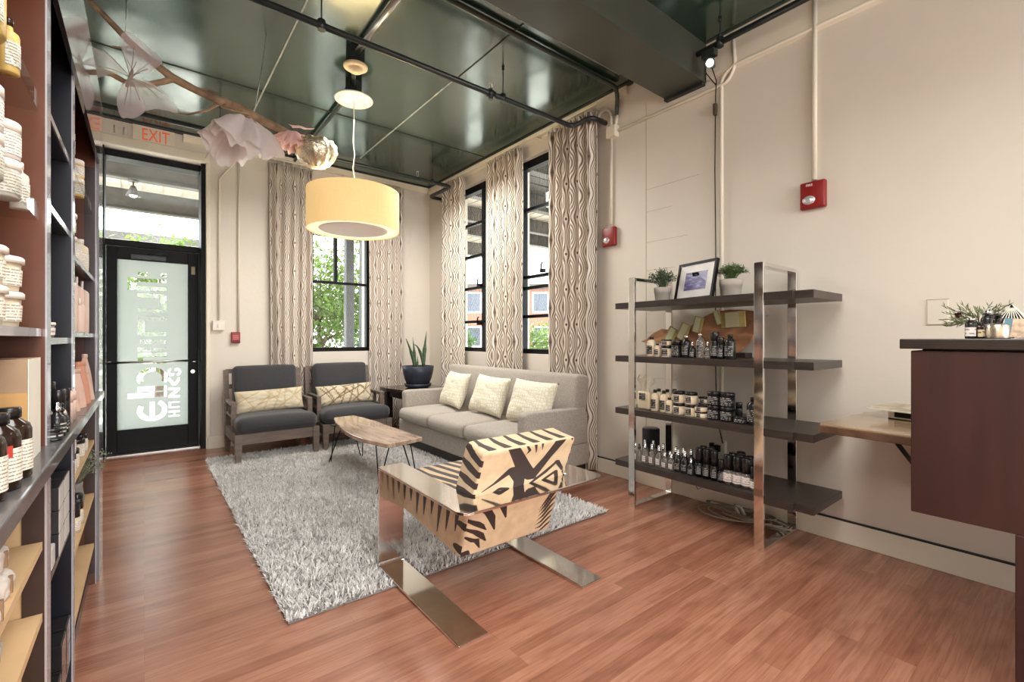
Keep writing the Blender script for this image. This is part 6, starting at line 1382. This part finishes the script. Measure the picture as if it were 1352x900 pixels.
def wrapped(loc, sx, sy, sz, label, seed):
    t = thing('wrapped_soap', label, 'soap', loc, 0, g); b = MB(); b.rbox(-sx / 2, sx / 2, -sy / 2, sy / 2, 0, sz, .014, 3, res=8)
    b.v = [tuple(Vector(p) + Vector((noise.noise(Vector(p) * 40 + Vector((seed, 0, 0))), noise.noise(Vector(p) * 40 + Vector((0, seed, 0))), 0)) * .006) for p in b.v]; b.build('wrapping', M_WRAP, t)
    b = MB(); b.box(-sx / 2 - .002, sx / 2 + .004, -.004, .004, sz * .2, sz * .9); b.build('band', mat('kraft_band', s2l(150, 120, 92), rough=.8), t)
z = .77 + e; wrapped((-.27, 1.38, z), .11, .10, .05, 'lower white wrapped soap beside the birch panel', 1); wrapped((-.272, 1.38, z + .056), .10, .09, .045, 'upper white wrapped soap beside the birch panel', 2); wrapped((-.262, 1.25, z), .11, .10, .055, 'front white wrapped soap near the left picture edge', 3)
z = .584 + e; pt = thing('clay_pot', 'taupe clay pot on the lowest birch shelf at the left edge', 'pot', (-.262, 1.27, z)); b = MB(); b.lathe([(0, 0), (.036, 0), (.05, .10), (.055, .14), (.049, .14), (.044, .10), (0, .02)], 26); b.build('pot', mat('taupe_clay', s2l(150, 138, 126), rough=.8), pt)
b = MB(); b.lathe([(.036, .002), (.052, .004), (.058, .018), (.052, .018), (.04, .008)], 24); b.build('saucer', M_DARKW, pt)
# middle bay -------------------------------------------------------------------
z = 1.302 + e
put(container('bottle', 'm1', .016, .095, P_CLOUD, P_WHT, .9, L_FIN), (-.230, 1.89, z), 'small white bottle on the dark shelf of the middle bay', 'bottle', None, 2.35)
put(container('tub', 'm2', .024, .046, P_GREY, P_WHT, .9, L_WHT, name='tub'), (-.236, 1.97, z), 'small grey tub with white lid on the dark middle shelf', 'tub', None, 2.35)
z = 1.018 + e; g = 'dark bottles on the middle ledge'
put(container('jar', 'd1', .022, .034, P_BLK, P_BLK, .9, L_GRY, name='jar'), (-.200, 1.79, z), 'low black jar at the near end of the middle ledge', 'jar', g, 2.35)
put(container('dropper', 'd2', .020, .098, P_BLK, P_SIL, .9, L_GRY), (-.198, 1.86, z), 'dark dropper bottle with silver cap beside the low black jar', 'bottle', g, 2.35)
put(container('spray', 'd3', .018, .088, P_BLK, P_BLK, .9, L_GRY), (-.196, 1.925, z), 'dark spray bottle in the middle of the ledge row', 'bottle', g, 2.35)
put(container('rollon', 'd4', .020, .124, P_CRM, P_BLK, .9, L_FIN), (-.210, 2.0, z), 'black capped stick with cream label on the middle ledge', 'bottle', g, 2.35)
put(container('tube', 'd5', .0135, .122, P_BLK, P_BLK, 0, None, name='tube'), (-.200, 2.055, z), 'slim black tube on the middle ledge', 'tube', g)
put(container('tube', 'd6', .020, .142, P_BLK, P_BLK, 0, None, name='tube'), (-.245, 2.10, z), 'taller black tube at the back of the middle ledge', 'tube', g)
pk = container('tube', 'p1', .0125, .10, P_PINK, P_PINK, 0, None, name='tube')
put(pk, (-.198, 2.125, z), 'nearer small pink tube at the end of the middle ledge', 'tube', g); put(pk, (-.197, 2.205, z), 'farther small pink tube at the end of the middle ledge', 'tube', g)
z = .63 + e; M_BXD = mat('black_gift_box', s2l(40, 38, 40), rough=.4); M_BXW = mat('pearl_white_box', s2l(206, 204, 200), rough=.35)
for c, y in enumerate((2.03, 2.16)):
    for q in range(3): wbox('gift_box', (-.268, y, z + q * .0715), .125, .115, .07, M_BXD, M_BXW, f'{("lowest", "middle", "topmost")[q]} white fronted dark box of the {("nearer", "farther")[c]} box stack', 'box', 'stacked gift boxes in the middle bay')
wbox('gift_box', (-.25, 1.90, z), .08, .07, .06, M_BXW, M_BXW, 'small pale box in front of the stacked gift boxes', 'box')
z = .16 + e
for c, y in enumerate((1.99, 2.10, 2.215)):
    for q in range(2 if c else 1): wbox('black_box', (-.262, y, z + q * .0815), .11, .10, .08, P_BLK, glossy('black_gloss_front', s2l(70, 70, 74), .15), f'{("lower", "upper")[q]} glossy black box of the {("nearest", "middle", "farthest")[c]} pile on the bottom shelf', 'box', 'glossy black boxes on the bottom shelf')
# farthest bay -----------------------------------------------------------------
z = 1.95 + e; g = 'white lidded jars on the far acrylic shelf'
fj = container('jar', 'f1', .04, .10, P_CLOUD, P_WHT, .9, L_FIN, name='jar'); fj2 = container('jar', 'f2', .033, .085, P_YEL, P_WHT, .9, L_FIN, name='jar')
for q in (0, 1): put(fj, (-.266, 2.64, z + q * .1005), f'{("lower", "upper")[q]} white jar of the nearer stack high in the far bay', 'jar', g, 2.35); put(fj2, (-.252, 2.93, z + q * .0855), f'{("lower", "upper")[q]} amber jar with white lid of the farther stack high in the far bay', 'jar', g, 2.35)
z = 1.622 + e; g = 'tubs and bottles on the far upper shelf'
ft = container('tub', 'f3', .045, .095, P_CLOUD, P_WHT, .9, L_FIN, name='tub'); fb2 = container('bottle', 'f4', .030, .15, P_CRM, P_WHT, .9, L_FIN)
for q in (0, 1): put(ft, (-.264, 2.62, z + q * .0955), f'{("lower", "upper")[q]} white tub of the stack above the tall pink bottles', 'tub', g, 2.35)
put(container('bottle', 'f5', .022, .11, P_CLOUD, P_WHT, .9, L_FIN), (-.238, 2.79, z), 'small clear bottle between the tubs and the cream bottle in the far bay', 'bottle', g, 2.35); put(fb2, (-.240, 3.02, z), 'cream bottle at the far end above the tall pink bottles', 'bottle', g, 2.35)
z = 1.325 + e; g = 'tall pink bottles in the far bay'
pt_ = container('tallflat', 'pk', .026, .25, P_PINK, P_WHT, 0, None); pts_ = container('tallflat', 'pks', .018, .15, P_PINK, P_WHT, 0, None)
for i, (y, x) in enumerate(((2.47, -.238), (2.58, -.238), (2.72, -.252), (2.84, -.238), (3.05, -.236))): put(pt_, (x, y, z), f'{ORD[i]} tall pink bottle with white spout from the near end of the far bay', 'bottle', g)
put(pts_, (-.222, 2.77, z), 'short pink bottle in front of the tall pink bottles', 'bottle', g)
z = 1.018 + e; g = 'pink pouches on the far ledge'; P_POUCH = mat('pink_foil_pouch', s2l(204, 168, 152), rough=.45, var=.08, scale=10, bump=.5, bscale=20); P_POR = mat('terracotta_pink_pouch', s2l(196, 136, 108), rough=.5, var=.08, scale=10, bump=.5, bscale=20)
def pouch(loc, w, h, m, label, cone=False):
    t = thing('pouch', label, 'pouch', loc, 1.2, g); b = MB(); P = []
    for j in range(13):
        f = j / 12; row = []; ww = w * (1 - (.55 if cone else .2) * f ** 2); tt = .028 * (1 - f ** 1.5) + .004
        for k in range(25): a = 2 * PI * k / 24; row.append((ww * math.cos(a) * (1 + .04 * math.sin(7 * f + 3 * a)), tt * math.sin(a), h * f))
        P.append(row)
    b.grid(P); weld(b.build('pouch_body', m, t), .0003); b = MB(); b.rbox(-w * (.4 if cone else .75), w * (.4 if cone else .75), -.006, .006, h * .98, h + .016, .004, 2); b.build('sealed_top', m, t)
for i, (y, x, w, h, m, c, s) in enumerate(((2.45, -.225, .03, .13, P_POUCH, 0, 'nearest pink pouch on the far ledge'), (2.58, -.218, .035, .14, P_POUCH, 0, 'second pink pouch on the far ledge beside the terracotta one'), (2.72, -.215, .042, .165, P_POR, 0, 'terracotta pink pouch in the middle of the far ledge'), (2.70, -.275, .04, .20, P_POUCH, 1, 'cone topped pink pouch behind the terracotta one'), (2.88, -.21, .025, .12, P_POUCH, 0, 'low narrow pink pouch beside the farthest one'), (3.03, -.225, .04, .19, P_POUCH, 1, 'farthest pink pouch with tapered top near the door'))): pouch((x, y, z), w, h, m, s, c)
z = .765 + e; g = 'dark jars below the far ledge'; dj = container('jar', 'dj', .027, .082, P_CLOUD, P_BLK, .9, L_FIN, name='jar')
for i, (y, zz, s) in enumerate(((2.50, 0, 'lower nearest'), (2.50, .0825, 'upper nearest'), (2.62, 0, 'second'), (2.86, 0, 'third'), (2.99, 0, 'farthest'))): put(dj, (-.238, y, z + zz), f'{s} black lidded jar below the far ledge', 'jar', g, 2.35)
z = .485 + e; sb = container('rollon', 'sb', .022, .135, P_CRM, P_BLK, .9, L_FIN)
for i, (y, s) in enumerate(((2.66, 'nearer'), (2.78, 'farther'))): put(sb, (-.232, y, z), f'{s} black capped bottle below the dried flowers in the far bay', 'bottle', 'bottles beside the dried flowers', 2.35)
bb = thing('dried_flowers', 'bunch of pale grey green dried flowers sticking out of the far bay', 'flowers', (-.26, 3.05, z)); b = MB(); b.lathe([(0, 0), (.03, 0), (.034, .05), (.026, .10), (.028, .12), (.022, .12), (0, .01)], 20); b.build('vase', P_GREY, bb)
rg = random.Random(6); b = MB(); s = MB()
for k in range(70):
    a = rg.uniform(0, 2 * PI); R = .105 * math.sqrt(rg.random()); p2 = Vector((R * math.cos(a) * .8 + .04, R * math.sin(a), .17 + rg.uniform(0, .09))); s.tube([Vector((0, 0, .10)), Vector((p2.x * .4, p2.y * .4, .16)), p2], .0009, 3, caps=False)
    for q in range(4): c = p2 + Vector((rg.uniform(-.012, .012), rg.uniform(-.012, .012), rg.uniform(-.012, .01))); b.sphere(tuple(c), .0035, 5, 4)
M_DRY = mat('dried_flower_green', s2l(128, 134, 112), rough=.8, var=.25, scale=40); s.build('stems', M_DRY, bb); b.build('blossoms', M_DRY, bb)
for o in list(SC.objects):
    if o.parent is None and o.type == 'EMPTY' and o.location.z < -40:
        for c in list(o.children): bpy.data.objects.remove(c)
        bpy.data.objects.remove(o)
